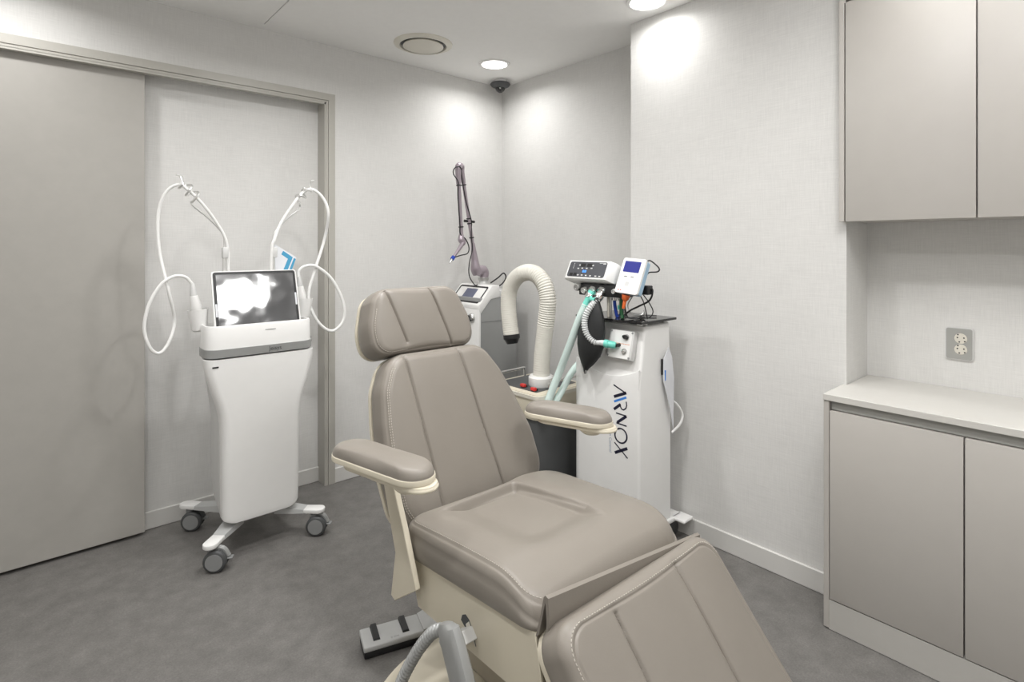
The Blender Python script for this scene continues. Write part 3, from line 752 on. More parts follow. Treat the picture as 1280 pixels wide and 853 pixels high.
handpiece('white handpiece standing in the right holster of the white cart', -1.563, -.27, 1.112, -.018,
    [(-1.588, -.27, 1.222), (-1.585, -.27, 1.255), (-1.555, -.275, 1.278), (-1.500, -.28, 1.275), (-1.42, -.29, 1.205), (-1.362, -.30, 1.08), (-1.362, -.30, .985), (-1.42, -.30, .935), (-1.482, -.29, .972), (-1.528, -.28, 1.06), (-1.535, -.27, 1.145), (-1.495, -.26, 1.27), (-1.440, -.24, 1.42), (-1.422, -.225, 1.55), (-1.445, -.215, 1.63), (-1.50, -.21, 1.675), (-1.55, -.21, 1.655), (-1.60, -.21, 1.59), (-1.655, -.205, 1.50), (-1.690, -.215, 1.42), (-1.706, -.215, 1.34), (-1.706, -.2, 1.0)], .0078)

# tablet leaning in the tray
tb = thing('tablet', 'glossy tablet in a white case leaning back in the tray of the white cart', 'tablet', (-1.815, -.39, .99))
tm = frame((-1.812, -.398, 1.003), (1, 0, 0), (0, -.958, .287))
bm = NB(); plate(bm, tm @ Matrix.Translation((0, .135, -.012)), rrect(-.190, -.138, .190, .138, .014), .014); obj('case', bm, 'white', tb)
bm = NB(); plate(bm, tm @ Matrix.Translation((0, .135, .002)), rrect(-.1835, -.133, .1835, .133, .010), .003); obj('bezel', bm, 'black', tb)
bm = NB(); plate(bm, tm @ Matrix.Translation((0, .135, .005)), rrect(-.172, -.121, .172, .121, .003), .0008); obj('screen', bm, 'screen', tb)
bm = NB(); plate(bm, tm @ Matrix.Translation((.1765, .125, .005)), rrect(-.004, -.03, .004, .03, .002), .001); obj('sticker', bm, 'paper', tb); bm = NB(); plate(bm, tm @ Matrix.Translation((-.1785, .09, .005)), rrect(-.004, -.03, .004, .03, .002), .001); obj('sticker', bm, 'paper', tb)
# leaflet behind the tablet
lf = thing('leaflet', 'white and blue folded leaflet standing behind the tablet', 'leaflet', (-1.73, -.25, 1.0))
lm = frame((-1.785, -.262, 1.0), (.97, -.1, -.22), (0, -1, .12))
bm = NB(); plate(bm, lm, [(0, 0), (.07, .0), (.120, .362), (.004, .405)], .0012); obj('sheet', bm, 'paper', lf)
bm = NB(); mm = lm @ Matrix.Translation((0, 0, .0012))
plate(bm, mm, [(.050, .381), (.102, .358), (.086, .27), (.066, .27), (.080, .345), (.044, .361)], .0004); plate(bm, mm, [(.108, .356), (.1185, .352), (.106, .27), (.094, .27)], .0004); obj('printed_band', bm, 'cardblue', lf, smooth=0, label='blue printed corner band')

# ================================================================== LASER WITH ARTICULATED ARM
ls = thing('laser_device', 'grey and white laser device with a screen in the far corner behind the chair', 'medical device', (-.34, -.195, 0))
bm = NB(); box(bm, (-.485, -.358, .08), (-.175, -.030, 1.050), .006, 2); obj('cabinet', bm, 'laser_grey', ls)
bm = NB(); box(bm, (-.47, -.3595, .895), (-.30, -.357, .902)); obj('panel_groove', bm, 'midgrey', ls, smooth=0)
bm = NB(); prism(bm, [(-.50, .06), (-.50, 1.000), (-.482, 1.0), (-.482, .06)], -.362, -.026, 'y', .003, 2); obj('front_panel', bm, 'white', ls)
bm = NB(); prism(bm, [(-.502, .985), (-.502, 1.008), (-.392, 1.128), (-.33, 1.128), (-.325, 1.05), (-.40, 1.04), (-.485, .95)], -.364, -.024, 'y', .006, 3); con = obj('console', bm, 'white', ls)
sm_ = frame((-.447, -.194, 1.068), (0, -1, 0), (-.737, 0, .676))
bm = NB()
o1 = rrect(-.150, -.068, .150, .068, .014); i1 = rrect(-.139, -.0565, .139, .0565, .008)
for k in range(len(o1)):
    j = (k+1) % len(o1); plate(bm, sm_ @ Matrix.Translation((0, 0, -.0005)), [o1[k], o1[j], i1[j], i1[k]], .002)
obj('console_outline', bm, 'black', con, smooth=0, label='black rounded outline')
bm = NB(); plate(bm, sm_, rrect(-.058, -.044, .058, .044, .003), .0016); obj('screen', bm, 'screengrey', con, smooth=0, label='small lit grey screen')
bm = NB(); prism(bm, [(-.40, 1.048), (-.17, 1.048), (-.172, 1.085), (-.18, 1.09), (-.34, 1.09)], -.356, -.034, 'y', .006, 2); obj('top_cover', bm, 'white2', ls)
bm = NB(); lathe(bm, (-.500, -.295, .923), (-.02, 0, 0), [(0, .030), (.5, .030), (1, .024)], 28); kl = obj('key_switch', bm, 'steel', ls)
bm = NB(); plate(bm, frame((-.5195, -.295, .923), (0, -.8, .6), (-1, 0, 0)), rrect(-.006, -.02, .006, .02, .003), .008); obj('key', bm, 'black', kl)
bm = NB(); lathe(bm, (-.22, -.30, 1.088), (0, 0, .03), [(0, .006), (.35, .006), (.4, .013), (1, .013)], 20); obj('emergency_button', bm, 'red', ls, label='red push button')
for x in (-.45, -.21):
    for y in (-.31, -.08):
        bm = NB(); cyl(bm, (x-.012, y, .04), (x+.012, y, .04), .038, seg=24, bev=.006); cyl(bm, (x, y, .06), (x, y, .082), .016, seg=12); obj('caster', bm, 'dkgrey', ls)
arm = NB(); lathe(arm, (-.335, -.20, 1.088), (0, 0, .085), [(0, .050), (.25, .046), (.35, .030), (1, .028)], 28); am = obj('arm_socket', arm, 'white2', ls)
bm = NB(); lathe(bm, (-.335, -.20, 1.150), (0, 0, .022), [(0, .028), (.1, .036), (.9, .036), (1, .030)], 28); obj('arm_collar', bm, 'steel', am)
bm = NB(); tube(bm, [(-.333, -.20, 1.165), (-.326, -.20, 1.195), (-.340, -.20, 1.220), (-.372, -.20, 1.216), (-.388, -.20, 1.205)], [.026, .031, .034, .034, .032], seg=18, n=6); obj('lower_knuckle', bm, 'mauve', ls)
U0 = np.array([-.431, -.209, 1.39]); U1 = np.array([-.531, -.222, 1.875]); UD = U1-U0
bm = NB(); tube(bm, [(-.390, -.205, 1.200), (-.406, -.207, 1.235), (-.413, -.207, 1.29), (-.424, -.208, 1.36), (-.431, -.209, 1.40)], [.033, .034, .024, .0165, .0135], seg=18, n=8)
tube(bm, [U0, U1], .0120, seg=16, smooth=False)
up = obj('upright_arm', bm, 'mauve', ls)
for t_ in (.09, .28, .345, .79):
    bm = NB(); cyl(bm, U0+t_*UD, U0+t_*UD+np.array([-.0012, 0, .007]), .0165, seg=20); obj('cable_tie', bm, 'black', up)
p = U0+.315*UD
bm = NB(); cyl(bm, p+np.array([-.034, .012, .003]), p+np.array([.036, -.012, -.003]), .0085, seg=14, bev=.002); obj('cross_knob', bm, 'black', up, label='black cross knob')
bm = NB(); tube(bm, [U0+.82*UD, U1-np.array([0, 0, .012]), (-.536, -.226, 1.890), (-.552, -.234, 1.896), (-.569, -.242, 1.888), (-.573, -.244, 1.862), (-.570, -.243, 1.775)], [.0145, .020, .022, .022, .022, .020, .0145], seg=16, n=6); obj('top_knuckle', bm, 'mauve', ls)
bm = NB(); tube(bm, [(-.571, -.243, 1.83), (-.545, -.240, 1.455)], .0125, seg=16, smooth=False)
dn = obj('hanging_arm', bm, 'mauve', ls)
for z in (1.765, 1.50):
    xx = -.545-(z-1.455)*.0693
    bm = NB(); cyl(bm, (xx, -.241, z), (xx-.0005, -.241, z+.007), .0165, seg=20); obj('cable_tie', bm, 'black', dn)
bm = NB(); tube(bm, [(-.545, -.24, 1.455), (-.548, -.242, 1.425), (-.538, -.245, 1.408), (-.545, -.248, 1.392)], [.015, .022, .021, .016], seg=16, n=6); obj('wrist_joint', bm, 'mauve', dn)
bm = NB(); tube(bm, [(-.545, -.248, 1.393), (-.617, -.256, 1.312)], [.014, .0085], seg=16, smooth=False); obj('nozzle_tube', bm, 'mauve', dn)
bm = NB(); tube(bm, [(-.615, -.256, 1.315), (-.630, -.257, 1.298)], .013, seg=16, smooth=False); obj('nozzle_collar', bm, 'blue', dn, label='blue collar')
bm = NB(); tube(bm, [(-.630, -.257, 1.298), (-.650, -.259, 1.275)], [.008, .004], seg=12, smooth=False); obj('nozzle_tip', bm, 'steel', dn)
bm = NB(); tube(bm, [(-.622, -.262, 1.308), (-.575, -.270, 1.322), (-.515, -.265, 1.335), (-.500, -.26, 1.375), (-.522, -.255, 1.425), (-.562, -.252, 1.460), (-.568, -.255, 1.53), (-.585, -.258, 1.70), (-.583, -.258, 1.785), (-.622, -.262, 1.835), (-.612, -.262, 1.872), (-.572, -.266, 1.880), (-.545, -.245, 1.82), (-.505, -.232, 1.68), (-.455, -.225, 1.55), (-.452, -.222, 1.50), (-.452, -.222, 1.44), (-.446, -.225, 1.36), (-.478, -.235, 1.27), (-.482, -.24, 1.19), (-.44, -.24, 1.13), (-.40, -.22, 1.125)], .0036, seg=8, n=8); obj('arm_cable', bm, 'black', ls, label='thin black cable along the arm')
bm = NB(); tube(bm, [(-.305, -.24, 1.135), (-.275, -.28, 1.17), (-.235, -.29, 1.20), (-.205, -.28, 1.17), (-.225, -.26, 1.125), (-.29, -.24, 1.088)], .0045, seg=8, n=8); obj('loop_cable', bm, 'black', ls, label='short black cable loop')

# ================================================================== COLD AIR UNIT WITH HOSE
cu = thing('cold_air_unit', 'cream cold air cooling unit with a thick ivory hose between laser and white machine', 'medical device', (-.57, -.98, 0), R(2))
x0, x1, y0, y1 = -.768, -.392, -1.165, -.795
bm = NB(); box(bm, (x0+.012, y0+.012, .05), (x1-.012, y1-.012, .53), .015, 2); obj('lower_body', bm, 'dkgrey', cu, label='dark grey lower body')
bm = NB(); loft(bm, [[(x, y, z) for x, y in rrect(x0+i, y0+i, x1-i, y1-i, .03, 5)] for z, i in ((.525, .004), (.54, 0), (.635, 0), (.65, .004), (.652, .010))]); obj('upper_body', bm, 'cream', cu, smooth=40)
bm = NB(); loft(bm, [[(x, y, z) for x, y in rrect(x0-.006, y0-.006, x1+.006, y1+.006, .034, 5)] for z in (.628, .645)]); obj('rim', bm, 'ivory', cu, smooth=40)
bm = NB(); plate(bm, Matrix.Translation((0, 0, .6515)), rrect(x0+.035, y0+.045, x1-.035, y1-.03, .01), .002); pl_ = obj('control_panel', bm, 'dkgrey', cu, label='grey control panel on top')
for (x, y) in ((-.70, -1.00), (-.715, -1.09)):
    bm = NB(); box(bm, (x-.016, y-.011, .653), (x+.016, y+.011, .664), .002, 1); b_ = obj('switch_housing', bm, 'black', pl_)
    bm = NB(); box(bm, (x-.018, y-.016, .656), (x+.002, y+.014, .672), .003, 1); obj('switch', bm, 'red', pl_, label='red switch')
def handle(p0, p1, h):
    bm = NB(); p0 = np.array(p0); p1 = np.array(p1); u = np.array([0, 0, h]); d = (p1-p0)/np.linalg.norm(p1-p0)*.018
    tube(bm, [p0, p0+u*.7, p0+u*.93+d*.3, p0+u+d, p1+u-d, p1+u*.93-d*.3, p1+u*.7, p1], .0075, seg=12, n=4); obj('handle', bm, 'chrome', cu)
handle((-.742, -.820, .650), (-.520, -.820, .650), .048); handle((-.66, -1.142, .65), (-.44, -1.142, .65), .045)
hx, hy = -.610, -1.035
bm = NB(); lathe(bm, (hx, hy, .652), (0, 0, .055), [(0, .062), (.15, .066), (.85, .066), (1, .058)], 40); obj('hose_socket', bm, 'white', cu)
hp = [(hx, hy, .70), (-.608, -1.040, .80), (-.603, -1.052, .92), (-.60, -1.068, 1.03), (-.60, -1.072, 1.11), (-.60, -1.045, 1.185), (-.60, -.985, 1.232), (-.60, -.910, 1.238), (-.60, -.835, 1.205), (-.60, -.785, 1.14), (-.60, -.772, 1.06), (-.60, -.782, .96), (-.60, -.797, .885)]
bm = NB()
def hose_r(u, s):
    k = 1 if .20 < u < .60 else 0.25
    return .0430+(.0019*k+.0003)*math.sin(s*2*math.pi/.0120)
tube(bm, hp, .043, seg=28, n=36, rfn=hose_r); obj('hose', bm, 'hose', cu, smooth=60, label='thick ivory ribbed hose')
bm = NB(); lathe(bm, (-.60, -.796, .890), (0, -.008, -.05), [(0, .046), (.45, .046), (.5, .042), (1, .030), (1, .026), (.7, .025)], 32); obj('hose_nozzle', bm, 'black', cu, label='black nozzle')
for x in (x0+.05, x1-.05):
    for y in (y0+.05, y1-.05):
        bm = NB(); cyl(bm, (x-.011, y, .028), (x+.011, y, .028), .027, seg=20, bev=.004); cyl(bm, (x, y, .03), (x, y, .055), .013, seg=12); obj('caster', bm, 'black', cu)

# ================================================================== GAS MACHINE (right)
gm = thing('gas_machine', 'tall white gas machine with a black reservoir bag standing by the right wall', 'medical device', (-.475, -1.45, 0))
XF, XB, YL, YR = -.60, -.345, -1.245, -1.648
def gsec(z, x0, yl, yr, r, xb=XB, n=6):
    # rounded on the left, softly edged on the right
    out = []
    for cx_, cy_, a0, rr in ((x0+r, yl-r, 90, r), (x0+.014, yr+.014, 180, .014), (xb-.02, yr+.02, 270, .02), (xb-.02, yl-.02, 0, .02)):
        for k in range(n+1):
            a = R(a0+90*k/n); out.append((cx_+rr*math.cos(a), cy_+rr*math.sin(a), z))
    return out
bm = NB(); loft(bm, [gsec(.10, XF, YL, YR, .055), gsec(.40, XF, YL, YR, .055), gsec(.765, XF, YL, YR, .055), gsec(.778, XF+.002, YL-.002, YR+.001, .055), gsec(.788, XF+.006, YL-.006, YR+.001, .055), gsec(1.018, XF+.052, YL-.062, YR+.008, .04), gsec(1.024, XF+.058, YL-.068, YR+.014, .036)])
body = obj('body', bm, 'white', gm, smooth=30)
# curved lip below the sloping upper panel
bm = NB()
secs = []
for u in np.linspace(0, 1, 15):
    y = YL-.03+(YR+.004-YL+.03)*u; z = .838-.006*u-.052*math.sin(math.pi*u)**.8
    secs.append([(XF+.0004, y, .745), (XF+.0004, y, z-.005), (XF+.0025, y, z), (XF+.010, y, z+.002), (XF+.03, y, z-.02), (XF+.03, y, .745)])
loft(bm, secs); obj('front_lip', bm, 'white', gm)
bm = NB(); 
stroke(bm, [(-1.506, .744), (-1.577, .718)], .0060, XF-.0002); stroke(bm, [(-1.577, .7205), (-1.508, .690)], .0130, XF-.0002)
stroke(bm, [(-1.577, .681), (-1.5795, .664), (-1.575, .650), (-1.562, .6405), (-1.550, .643), (-1.5445, .654), (-1.543, .664)], .0062, XF-.0002)
stroke(bm, [(-1.545, .662), (-1.508, .632)], .0125, XF-.0002)
stroke(bm, [(-1.520, .618), (-1.578, .616)], .0060, XF-.0002); stroke(bm, [(-1.578, .6155), (-1.526, .5755)], .0125, XF-.0002); stroke(bm, [(-1.522, .573), (-1.579, .571)], .0060, XF-.0002)
ov = [(-1.547+.033*math.cos(a)-.006*math.sin(a), .520+.0325*math.sin(a)+.004*math.cos(a)) for a in np.linspace(0, 2*math.pi, 40)]
stroke(bm, ov, [.0062+.0020*abs(math.cos(a)) for a in np.linspace(0, 2*math.pi, 40)], XF-.0002)
stroke(bm, [(-1.583, .472), (-1.513, .434)], .0130, XF-.0002); stroke(bm, [(-1.511, .481), (-1.585, .428)], .0056, XF-.0002)
lg_ = obj('logo_lettering', bm, 'logo', body, smooth=0, label='dark navy lettering reading AIRNOX downwards')
bm = NB(); stroke(bm, [(-1.578, .7005), (-1.509, .668)], .0095, XF-.0002); obj('logo_stripe', bm, 'logoblue', body, smooth=0, label='blue letter I of the logo')
bm = NB(); text(bm, 'Pain Control', .0215, frame((XF-.0006, -1.487, .484), (0, 0, -1), (-1, 0, 0)), .0003); obj('small_lettering', bm, 'logopale', body, smooth=0, label='small pale blue lettering')
# control box on the sloping panel
nb = np.array([-.963, 0, .27]); gb = frame((-.575, -1.546, .928), (0, -1, 0), nb)
bm = NB(); box(bm, (-.068, -.066, -.004), (.068, .066, .030), .006, 2, gb); pb = obj('control_box', bm, 'white2', gm)
bm = NB(); plate(bm, gb @ Matrix.Translation((0, 0, .030)), rrect(-.058, -.062, .058, .062, .006), .0012); obj('control_plate', bm, 'white', pb)
for a in (-.058, .058):
    for b in (-.056, .056):
        bm = NB(); cyl(bm, tuple(gb @ Vector((a, b, .0295))), tuple(gb @ Vector((a, b, .0325))), .0045, seg=14); obj('screw', bm, 'midgrey', pb)
bm = NB(); cyl(bm, tuple(gb @ Vector((.030, .034, .030))), tuple(gb @ Vector((.030, .034, .034))), .014, seg=24); cyl(bm, tuple(gb @ Vector((.030, -.030, .030))), tuple(gb @ Vector((.030, -.030, .036))), .0135, seg=24); obj('dial_ring', bm, 'steel', pb)
bm = NB(); cyl(bm, tuple(gb @ Vector((.030, .034, .030))), tuple(gb @ Vector((.028, .034, .05))), .0095, seg=24, bev=.002); obj('dial', bm, 'black', pb, label='black dial')
bm = NB(); cyl(bm, tuple(gb @ Vector((.018, .036, .030))), tuple(gb @ Vector((.017, .036, .042))), .0055, seg=16); obj('dial_pointer', bm, 'green', pb)
bm = NB(); cyl(bm, tuple(gb @ Vector((.030, -.030, .034))), tuple(gb @ Vector((.030, -.030, .044))), .0085, seg=20, bev=.002); obj('valve_knob', bm, 'chrome', pb)
bm = NB()
for u in np.linspace(-.026, .048, 9): plate(bm, gb @ Matrix.Translation((u, .003, .0312)), [(-.0032, -.002), (.0032, -.002), (.0032, .002), (-.0032, .002)], .0004)
obj('box_lettering', bm, 'orangeprint', pb, smooth=0, label='faint orange line of lettering')
# black acrylic top plate on stand-offs
bm = NB(); prism(bm, [(-.615, -1.285), (-.612, -1.668), (-.338, -1.668), (-.338, -1.285)], 1.037, 1.0475, 'z', .001, 1); obj('top_plate', bm, 'acrylic', gm, label='black glossy top plate')
bm = NB()
for x in (-.52, -.37):
    for y in (-1.36, -1.62): cyl(bm, (x, y, 1.018), (x, y, 1.0405), .012, seg=16)
box(bm, (-.612, -1.664, 1.033), (-.595, -1.645, 1.045)); obj('stand_off', bm, 'steel', gm)
# pole, gas mixer head, manifold
bm = NB(); cyl(bm, (-.50, -1.47, 1.046), (-.50, -1.47, 1.21), .012, seg=20); cyl(bm, (-.53, -1.515, 1.046), (-.53, -1.515, 1.17), .0085, seg=16); cyl(bm, (-.50, -1.47, 1.046), (-.50, -1.47, 1.062), .026, seg=24)
obj('pole', bm, 'chrome', gm, label='chrome pole')
tl = np.array([.44, 0, .90]); nf = np.array([-.90, 0, .44])      # leaning face
mh = frame((-.605, -1.348, 1.268), (0, -1, 0), nf)
bm = NB()
f0 = [(-.127, -.048, 0), (.127, -.048, 0), (.127, .048, 0), (-.127, .048, 0)]
f1 = [(-.135, -.052, -.012), (.150, -.050, -.040), (.150, .048, -.030), (-.130, .050, -.012)]
f2 = [(-.118, -.050, -.07), (.165, -.030, -.10), (.170, .035, -.13), (-.128, .030, -.13)]
loft(bm, [[tuple(mh @ Vector(p)) for p in f] for f in (f2, f1, f0)]); bmesh.ops.bevel(bm, geom=bm.edges[:], offset=.004, segments=2, profile=.5, affect='EDGES'); mx = obj('mixer_head', bm, 'white', gm)
bm = NB(); plate(bm, mh @ Matrix.Translation((0, 0, .0002)), rrect(-.116, -.039, .116, .040, .010), .0012); mp_ = obj('membrane', bm, 'panel', mx, label='dark control membrane')
bm = NB()
for a in (-.024, .024-.006): plate(bm, mh @ Matrix.Translation((a-.006, .022, .0014)), rrect(-.016, -.009, .016, .009, .001), .0004)
plate(bm, mh @ Matrix.Translation((-.090, -.028, .0014)), rrect(-.010, -.008, .010, .008, .001), .0004); plate(bm, mh @ Matrix.Translation((-.065, -.027, .0014)), rrect(-.010, -.008, .010, .008, .001), .0004)
obj('display_window', bm, 'black', mx, smooth=0)
bm = NB(); plate(bm, mh @ Matrix.Translation((-.011, -.010, .0014)), rrect(-.012, -.0065, -.001, .0065, .004), .0005); plate(bm, mh @ Matrix.Translation((-.011, -.010, .0014)), rrect(.001, -.0065, .012, .0065, .004), .0005); obj('lit_display', bm, 'ledblue', mx, smooth=0, label='blue lit digits')
bm = NB()
for a, b in ((-.045, -.030), (-.020, -.030), (.006, -.031), (.033, -.032), (.066, -.032), (.090, -.033), (-.030, .006), (-.002, .006), (.032, .022), (-.050, .022), (.028, .007), (-.055, .004)):
    plate(bm, mh @ Matrix.Translation((a, b, .0014)), rrect(-.0055, -.0028, .0055, .0028, .001), .0003)
plate(bm, mh @ Matrix.Translation((.10, .032, .0014)), rrect(-.009, -.003, .009, .003, .001), .0003); plate(bm, mh @ Matrix.Translation((.078, .035, .0014)), rrect(-.010, -.0012, .010, .0012, .001), .0003)
for b in (.03, .022, .014, .006): plate(bm, mh @ Matrix.Translation((-.088, b, .0014)), rrect(-.0018, -.002, .0018, .002, .0008), .0003)
obj('key_marks', bm, 'white2', mx, smooth=0, label='pale key symbols')
bm = NB(); box(bm, (-.60, -1.555, 1.144), (-.52, -1.292, 1.200), .004, 2); mf = obj('manifold', bm, 'black', gm, label='black gas manifold block')
bm = NB(); box(bm, (-.575, -1.275, 1.195), (-.53, -1.245-.05, 1.215), .003, 1); box(bm, (-.56, -1.562, 1.165), (-.53, -1.545, 1.205), .002, 1); obj('bracket', bm, 'yellow', mf, label='yellow bracket')
for y, z, r_ in ((-1.300, 1.185, .019), (-1.345, 1.172, .017), (-1.525, 1.178, .012)):
    bm = NB(); lathe(bm, (-.598, y, z), (-.032, 0, -.004), [(0, r_*.8), (.2, r_), (.8, r_), (1, r_*.85), (1, r_*.5), (.9, r_*.45)], 24); obj('gas_port', bm, 'chrome' if y != -1.3 else 'steel', mf)
for y in (-1.385, -1.440):
    bm = NB(); lathe(bm, (-.597, y, 1.178), (-.040, 0, -.045), [(0, .020), (.15, .023), (.3, .023), (.32, .018), (.55, .018), (.57, .022), (.8, .022), (1, .017)], 24); obj('outlet', bm, 'chrome', mf)
for y in (-1.475, -1.50):
    bm = NB(); lathe(bm, (-.56, y, 1.157), (0, 0, -.03), [(0, .011), (.4, .011), (.42, .008), (.7, .008), (.72, .010), (1, .010)], 16); obj('fitting', bm, 'chrome', mf)
# reservoir bag
bm = NB(); bsec = []
for z, yc, hw_, hd_ in ((1.155, -1.430, .012, .012), (1.13, -1.430, .022, .018), (1.09, -1.426, .042, .030), (1.04, -1.420, .064, .040), (.98, -1.412, .077, .045), (.92, -1.408, .077, .044), (.87, -1.402, .062, .036), (.83, -1.392, .036, .024), (.805, -1.384, .014, .014), (.79, -1.380, .008, .010), (.782, -1.379, .005, .006)):
    k = .93; n_ = 28
    xo = -.640-.012*(1.155-z)/.37
    ring = []
    for a in np.linspace(0, 2*math.pi, n_, endpoint=False):
        ca, sa = math.cos(a), math.sin(a); ring.append((xo+hd_*sa*(1-.25*abs(ca)**3), yc+hw_*ca, z))
    bsec.append(ring)
loft(bm, bsec); bag = obj('reservoir_bag', bm, 'rubber', gm, smooth=60, label='black rubber reservoir bag')
bm = NB(); cyl(bm, (-.655, -1.378, .79), (-.655, -1.392, .80), .007, seg=12); obj('bag_clip', bm, 'chrome', bag)
# corrugated clear tube to the control box, with mint fitting
pt_ = [(-.625, -1.440, 1.135), (-.672, -1.428, 1.10), (-.692, -1.412, 1.045), (-.690, -1.418, .985), (-.675, -1.450, .945), (-.655, -1.480, .940), (-.650, -1.500, .938)]
bm = NB(); tube(bm, pt_, .0165, seg=18, n=30, rfn=lambda u, s: (.0142+.0022*math.sin(s*2*math.pi/.0105)) if u < .72 else .0138); obj('corrugated_tube', bm, 'clear', gm, smooth=60, label='clear corrugated tube')
bm = NB(); lathe(bm, (-.650, -1.492, .9385), (.02, -.050, -.006), [(0, .017), (.3, .019), (.35, .0165), (.8, .0165), (1, .013)], 24); obj('tube_fitting', bm, 'mint', gm, label='mint green tube fitting')
bm = NB(); lathe(bm, (-.632, -1.541, .9325), (.03, -.003, 0), [(0, .008), (1, .008)], 16); obj('fitting_plug', bm, 'black', gm)
# coloured gas lines and leads around the pole
for nm, m_, r_, pts, lb in (
    ('gas_line', 'ivory', .0085, [(-.57, -1.452, 1.145), (-.57, -1.453, 1.10), (-.57, -1.455, 1.049)], 'ivory gas line'),
    ('support_pin', 'steel', .006, [(-.575, -1.468, 1.145), (-.575, -1.469, 1.10), (-.575, -1.470, 1.049)], None),
    ('gas_line', 'blue', .008, [(-.555, -1.475, 1.13), (-.555, -1.478, 1.10), (-.552, -1.485, 1.06), (-.55, -1.492, 1.048)], 'blue gas line'),
    ('gas_line', 'green', .0085, [(-.57, -1.527, 1.16), (-.572, -1.527, 1.10), (-.575, -1.535, 1.06), (-.58, -1.54, 1.049)], 'green gas line'),
    ('gas_line', 'mint', .0085, [(-.55, -1.498, 1.105), (-.55, -1.50, 1.085)], 'mint sleeve'),
    ('lead', 'black', .0035, [(-.57, -1.548, 1.17), (-.575, -1.55, 1.11), (-.57, -1.56, 1.06), (-.55, -1.58, 1.052)], 'thin black lead')):
    bm = NB(); tube(bm, pts, r_, seg=12, n=8); obj(nm, bm, m_, gm, label=lb or None)
# base legs
for y in (-1.285, -1.625):
    bm = NB(); box(bm, (-.66, y-.035, .085), (-.272, y+.035, .108), .008, 2); lg2 = obj('base_leg', bm, 'white', gm)
    for x in (-.635, -.305):
        bm = NB(); cyl(bm, (x, y-.012, .036), (x, y+.012, .036), .035, seg=24, bev=.005); cyl(bm, (x, y, .05), (x, y, .087), .013, seg=12); obj('caster', bm, 'dkgrey', lg2)
bm = NB(); box(bm, (-.345, -1.712, .092), (-.262, -1.64, .108), .01, 3); obj('rear_foot', bm, 'white', gm)

# patient monitor beside the mixer head
mo = thing('monitor', 'small white handheld gas monitor with a blue screen mounted above the white machine', 'monitor', (-.56, -1.60, 1.165))
mmx = frame((-.598, -1.602, 1.245), (0, -.99, -.06), (-.93, -.10, .37))
bm = NB(); plate(bm, mmx @ Matrix.Translation((0, 0, -.005)), rrect(-.061, -.082, .061, .084, .010), .012); bmesh.ops.bevel(bm, geom=[e for e in bm.edges if len(e.link_faces) == 2 and e.calc_face_angle(0) > 1.2], offset=.003, segments=2, affect='EDGES'); obj('front_case', bm, 'white', mo)
bm = NB(); plate(bm, mmx @ Matrix.Translation((0, 0, -.028)), rrect(-.062, -.080, .062, .080, .012), .023); obj('rear_case', bm, 'lightblue', mo, label='light blue rear case')
bm = NB(); plate(bm, mmx @ Matrix.Translation((-.004, .043, .0072)), rrect(-.043, -.026, .043, .026, .003), .0006); obj('screen', bm, 'screenblue', mo, smooth=0, label='lit blue screen')
bm = NB()
for a in (-.018, .018): plate(bm, mmx @ Matrix.Translation((a-.006, -.004, .0072)), rrect(-.008, -.0025, .008, .0025, .001), .0005)
obj('button', bm, 'midgrey', mo, smooth=0)
bm = NB(); plate(bm, mmx @ Matrix.Translation((-.006, -.038, .0072)), rrect(-.010, -.010, .010, .010, .004), .0004); obj('round_key', bm, 'white2', mo, smooth=0)
bm = NB(); 
for a in (-.042, -.030): plate(bm, mmx @ Matrix.Translation((a, -.069, .0072)), rrect(-.003, -.002, .003, .002, .0008), .0004)
obj('indicator', bm, 'red', mo, smooth=0)
bm = NB(); lathe(bm, (-.612, -1.585, 1.163), (-.004, .012, -.062), [(0, .019), (.3, .016), (.45, .008), (.9, .007), (1, .006)], 16); obj('plug', bm, 'orange', mo, label='orange plug')
bm = NB(); box(bm, (-.57, -1.67, 1.165), (-.53, -1.615, 1.205), .003, 1); obj('mount_block', bm, 'black', mo)
bm = NB(); cyl(bm, tuple(mmx @ Vector((.02, .083, -.014))), tuple(mmx @ Vector((.05, .078, -.014))), .007, seg=12)
tube(bm, [tuple(mmx @ Vector((.045, .080, -.014))), (-.54, -1.665, 1.315), (-.53, -1.70, 1.285), (-.53, -1.695, 1.268), (-.54, -1.655, 1.262), (-.55, -1.645, 1.24)], .0032, seg=8, n=8); obj('sensor_lead', bm, 'black', mo)
bm = NB(); tube(bm, [(-.545, -1.655, 1.195), (-.54, -1.675, 1.185), (-.54, -1.66, 1.14), (-.55, -1.61, 1.11), (-.56, -1.565, 1.085), (-.57, -1.545, 1.06), (-.56, -1.60, 1.053), (-.5, -1.60, 1.053)], .0042, seg=8, n=8); obj('power_lead', bm, 'black', mo)
for pts in ([(-.57, -1.60, 1.168), (-.56, -1.555, 1.11), (-.55, -1.575, 1.07), (-.53, -1.61, 1.07), (-.50, -1.60, 1.085), (-.49, -1.60, 1.052)], [(-.55, -1.63, 1.165), (-.54, -1.655, 1.13), (-.53, -1.67, 1.09), (-.53, -1.65, 1.06), (-.5, -1.58, 1.053)], [(-.56, -1.62, 1.165), (-.545, -1.63, 1.13), (-.53, -1.635, 1.08), (-.525, -1.637, 1.052)], [(-.58, -1.56, 1.055), (-.52, -1.60, 1.06), (-.46, -1.56, 1.054), (-.40, -1.60, 1.053)]):
    bm = NB(); tube(bm, pts, .0024, seg=7, n=8); obj('thin_lead', bm, 'steel' if len(pts) == 6 else 'black', mo)

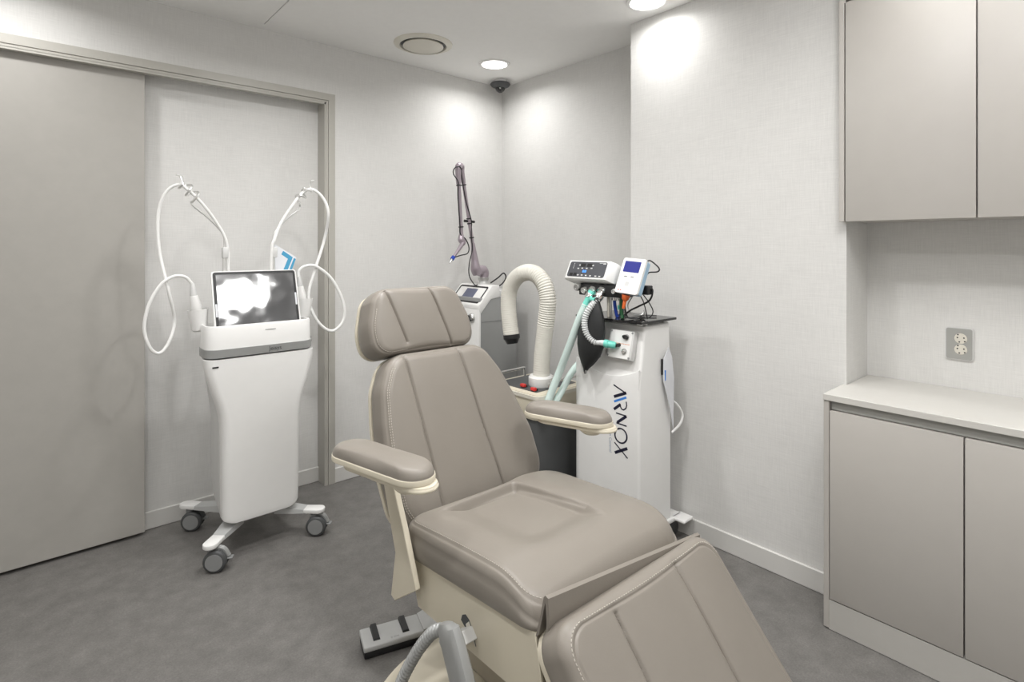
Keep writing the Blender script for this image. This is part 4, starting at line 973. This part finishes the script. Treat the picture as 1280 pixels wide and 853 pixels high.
# breathing hose: mint Y piece and pale tube hanging to the chair side
bh = thing('breathing_hose', 'pale mint breathing hose hanging from a mint Y piece on the white machine', 'hose', (-.66, -1.38, .60))
bm = NB(); lathe(bm, (-.618, -1.392, 1.168), (-.03, .018, -.075), [(0, .017), (.25, .019), (.3, .0165), (.7, .0175), (1, .019)], 20); lathe(bm, (-.640, -1.405, 1.135), (-.006, -.035, -.005), [(0, .014), (1, .016)], 18); obj('y_piece', bm, 'mint', bh)
bm = NB(); tube(bm, [(-.645, -1.378, 1.105), (-.66, -1.352, 1.04), (-.67, -1.318, .95), (-.672, -1.272, .85), (-.675, -1.235, .77), (-.70, -1.205, .67), (-.735, -1.185, .57)], .0185, seg=18, n=10); obj('tube', bm, 'minthose', bh)
bm = NB(); tube(bm, [(-.735, -1.185, .575), (-.744, -1.188, .548), (-.735, -1.193, .534), (-.715, -1.197, .55), (-.685, -1.205, .60), (-.64, -1.215, .665), (-.57, -1.213, .74), (-.50, -1.212, .79)], .0165, seg=18, n=10); obj('return_tube', bm, 'minthose', bh)

# folder of papers in a pocket on the side of the machine
pf = thing('paper_folder', 'white paper sheet hanging on the right side of the white machine', 'paper', (-.38, -1.67, .75))
bm = NB()
loft(bm, [[(x, -1.652-o, z), (x+.001, -1.652-o-.0025, z), (x2, -1.652-o2-.0025, z2), (x2, -1.652-o2, z2)] for x, o, z, x2, o2, z2 in ((-.440, .010, .770, -.430, .006, .865), (-.420, .016, .70, -.400, .012, .915), (-.395, .019, .62, -.380, .016, .87), (-.372, .018, .53, -.366, .018, .77))])
obj('sheet', bm, 'paper', pf, smooth=60)
bm = NB(); box(bm, (-.437, -1.656, .79), (-.431, -1.650, .862)); obj('pocket_edge', bm, 'black', pf, smooth=0, label='black pocket edge')
bm = NB(); box(bm, (-.431, -1.6675, .765), (-.425, -1.663, .812)); obj('printed_stripe', bm, 'logoblue', pf, smooth=0)
tag(obj('cord', tube(NB(), [(-.352, -1.650, .66), (-.325, -1.668, .63), (-.300, -1.675, .585), (-.315, -1.672, .545), (-.350, -1.650, .505)], .0055, seg=10, n=8), 'white', None, base=(-.33, -1.66, .5)), 'short white power cord looping beside the white machine', 'cord')

# ================================================================== CAMERA, WORLD, VIEW
cd = bpy.data.cameras.new('camera'); cam = bpy.data.objects.new('camera', cd); COL.objects.link(cam); S.camera = cam
F, YH, HEAD = 687.69, 308.05, 48.902
cam.location = (-2.6129, -3.1031, 1.38)
cam.rotation_euler = (R(90), 0, R(HEAD-90))
cd.sensor_width = 36; cd.lens = 36*F/1280; cd.shift_y = -(426.5-YH)/1280; cd.clip_start = .05
w = bpy.data.worlds.new('world'); S.world = w; w.use_nodes = True
w.node_tree.nodes['Background'].inputs[0].default_value = (.8, .85, .9, 1); w.node_tree.nodes['Background'].inputs[1].default_value = .3
S.view_settings.view_transform = 'Standard'; S.view_settings.look = 'None'; S.view_settings.gamma = 1; S.view_settings.use_curve_mapping = False
S.view_settings.exposure = -0.32
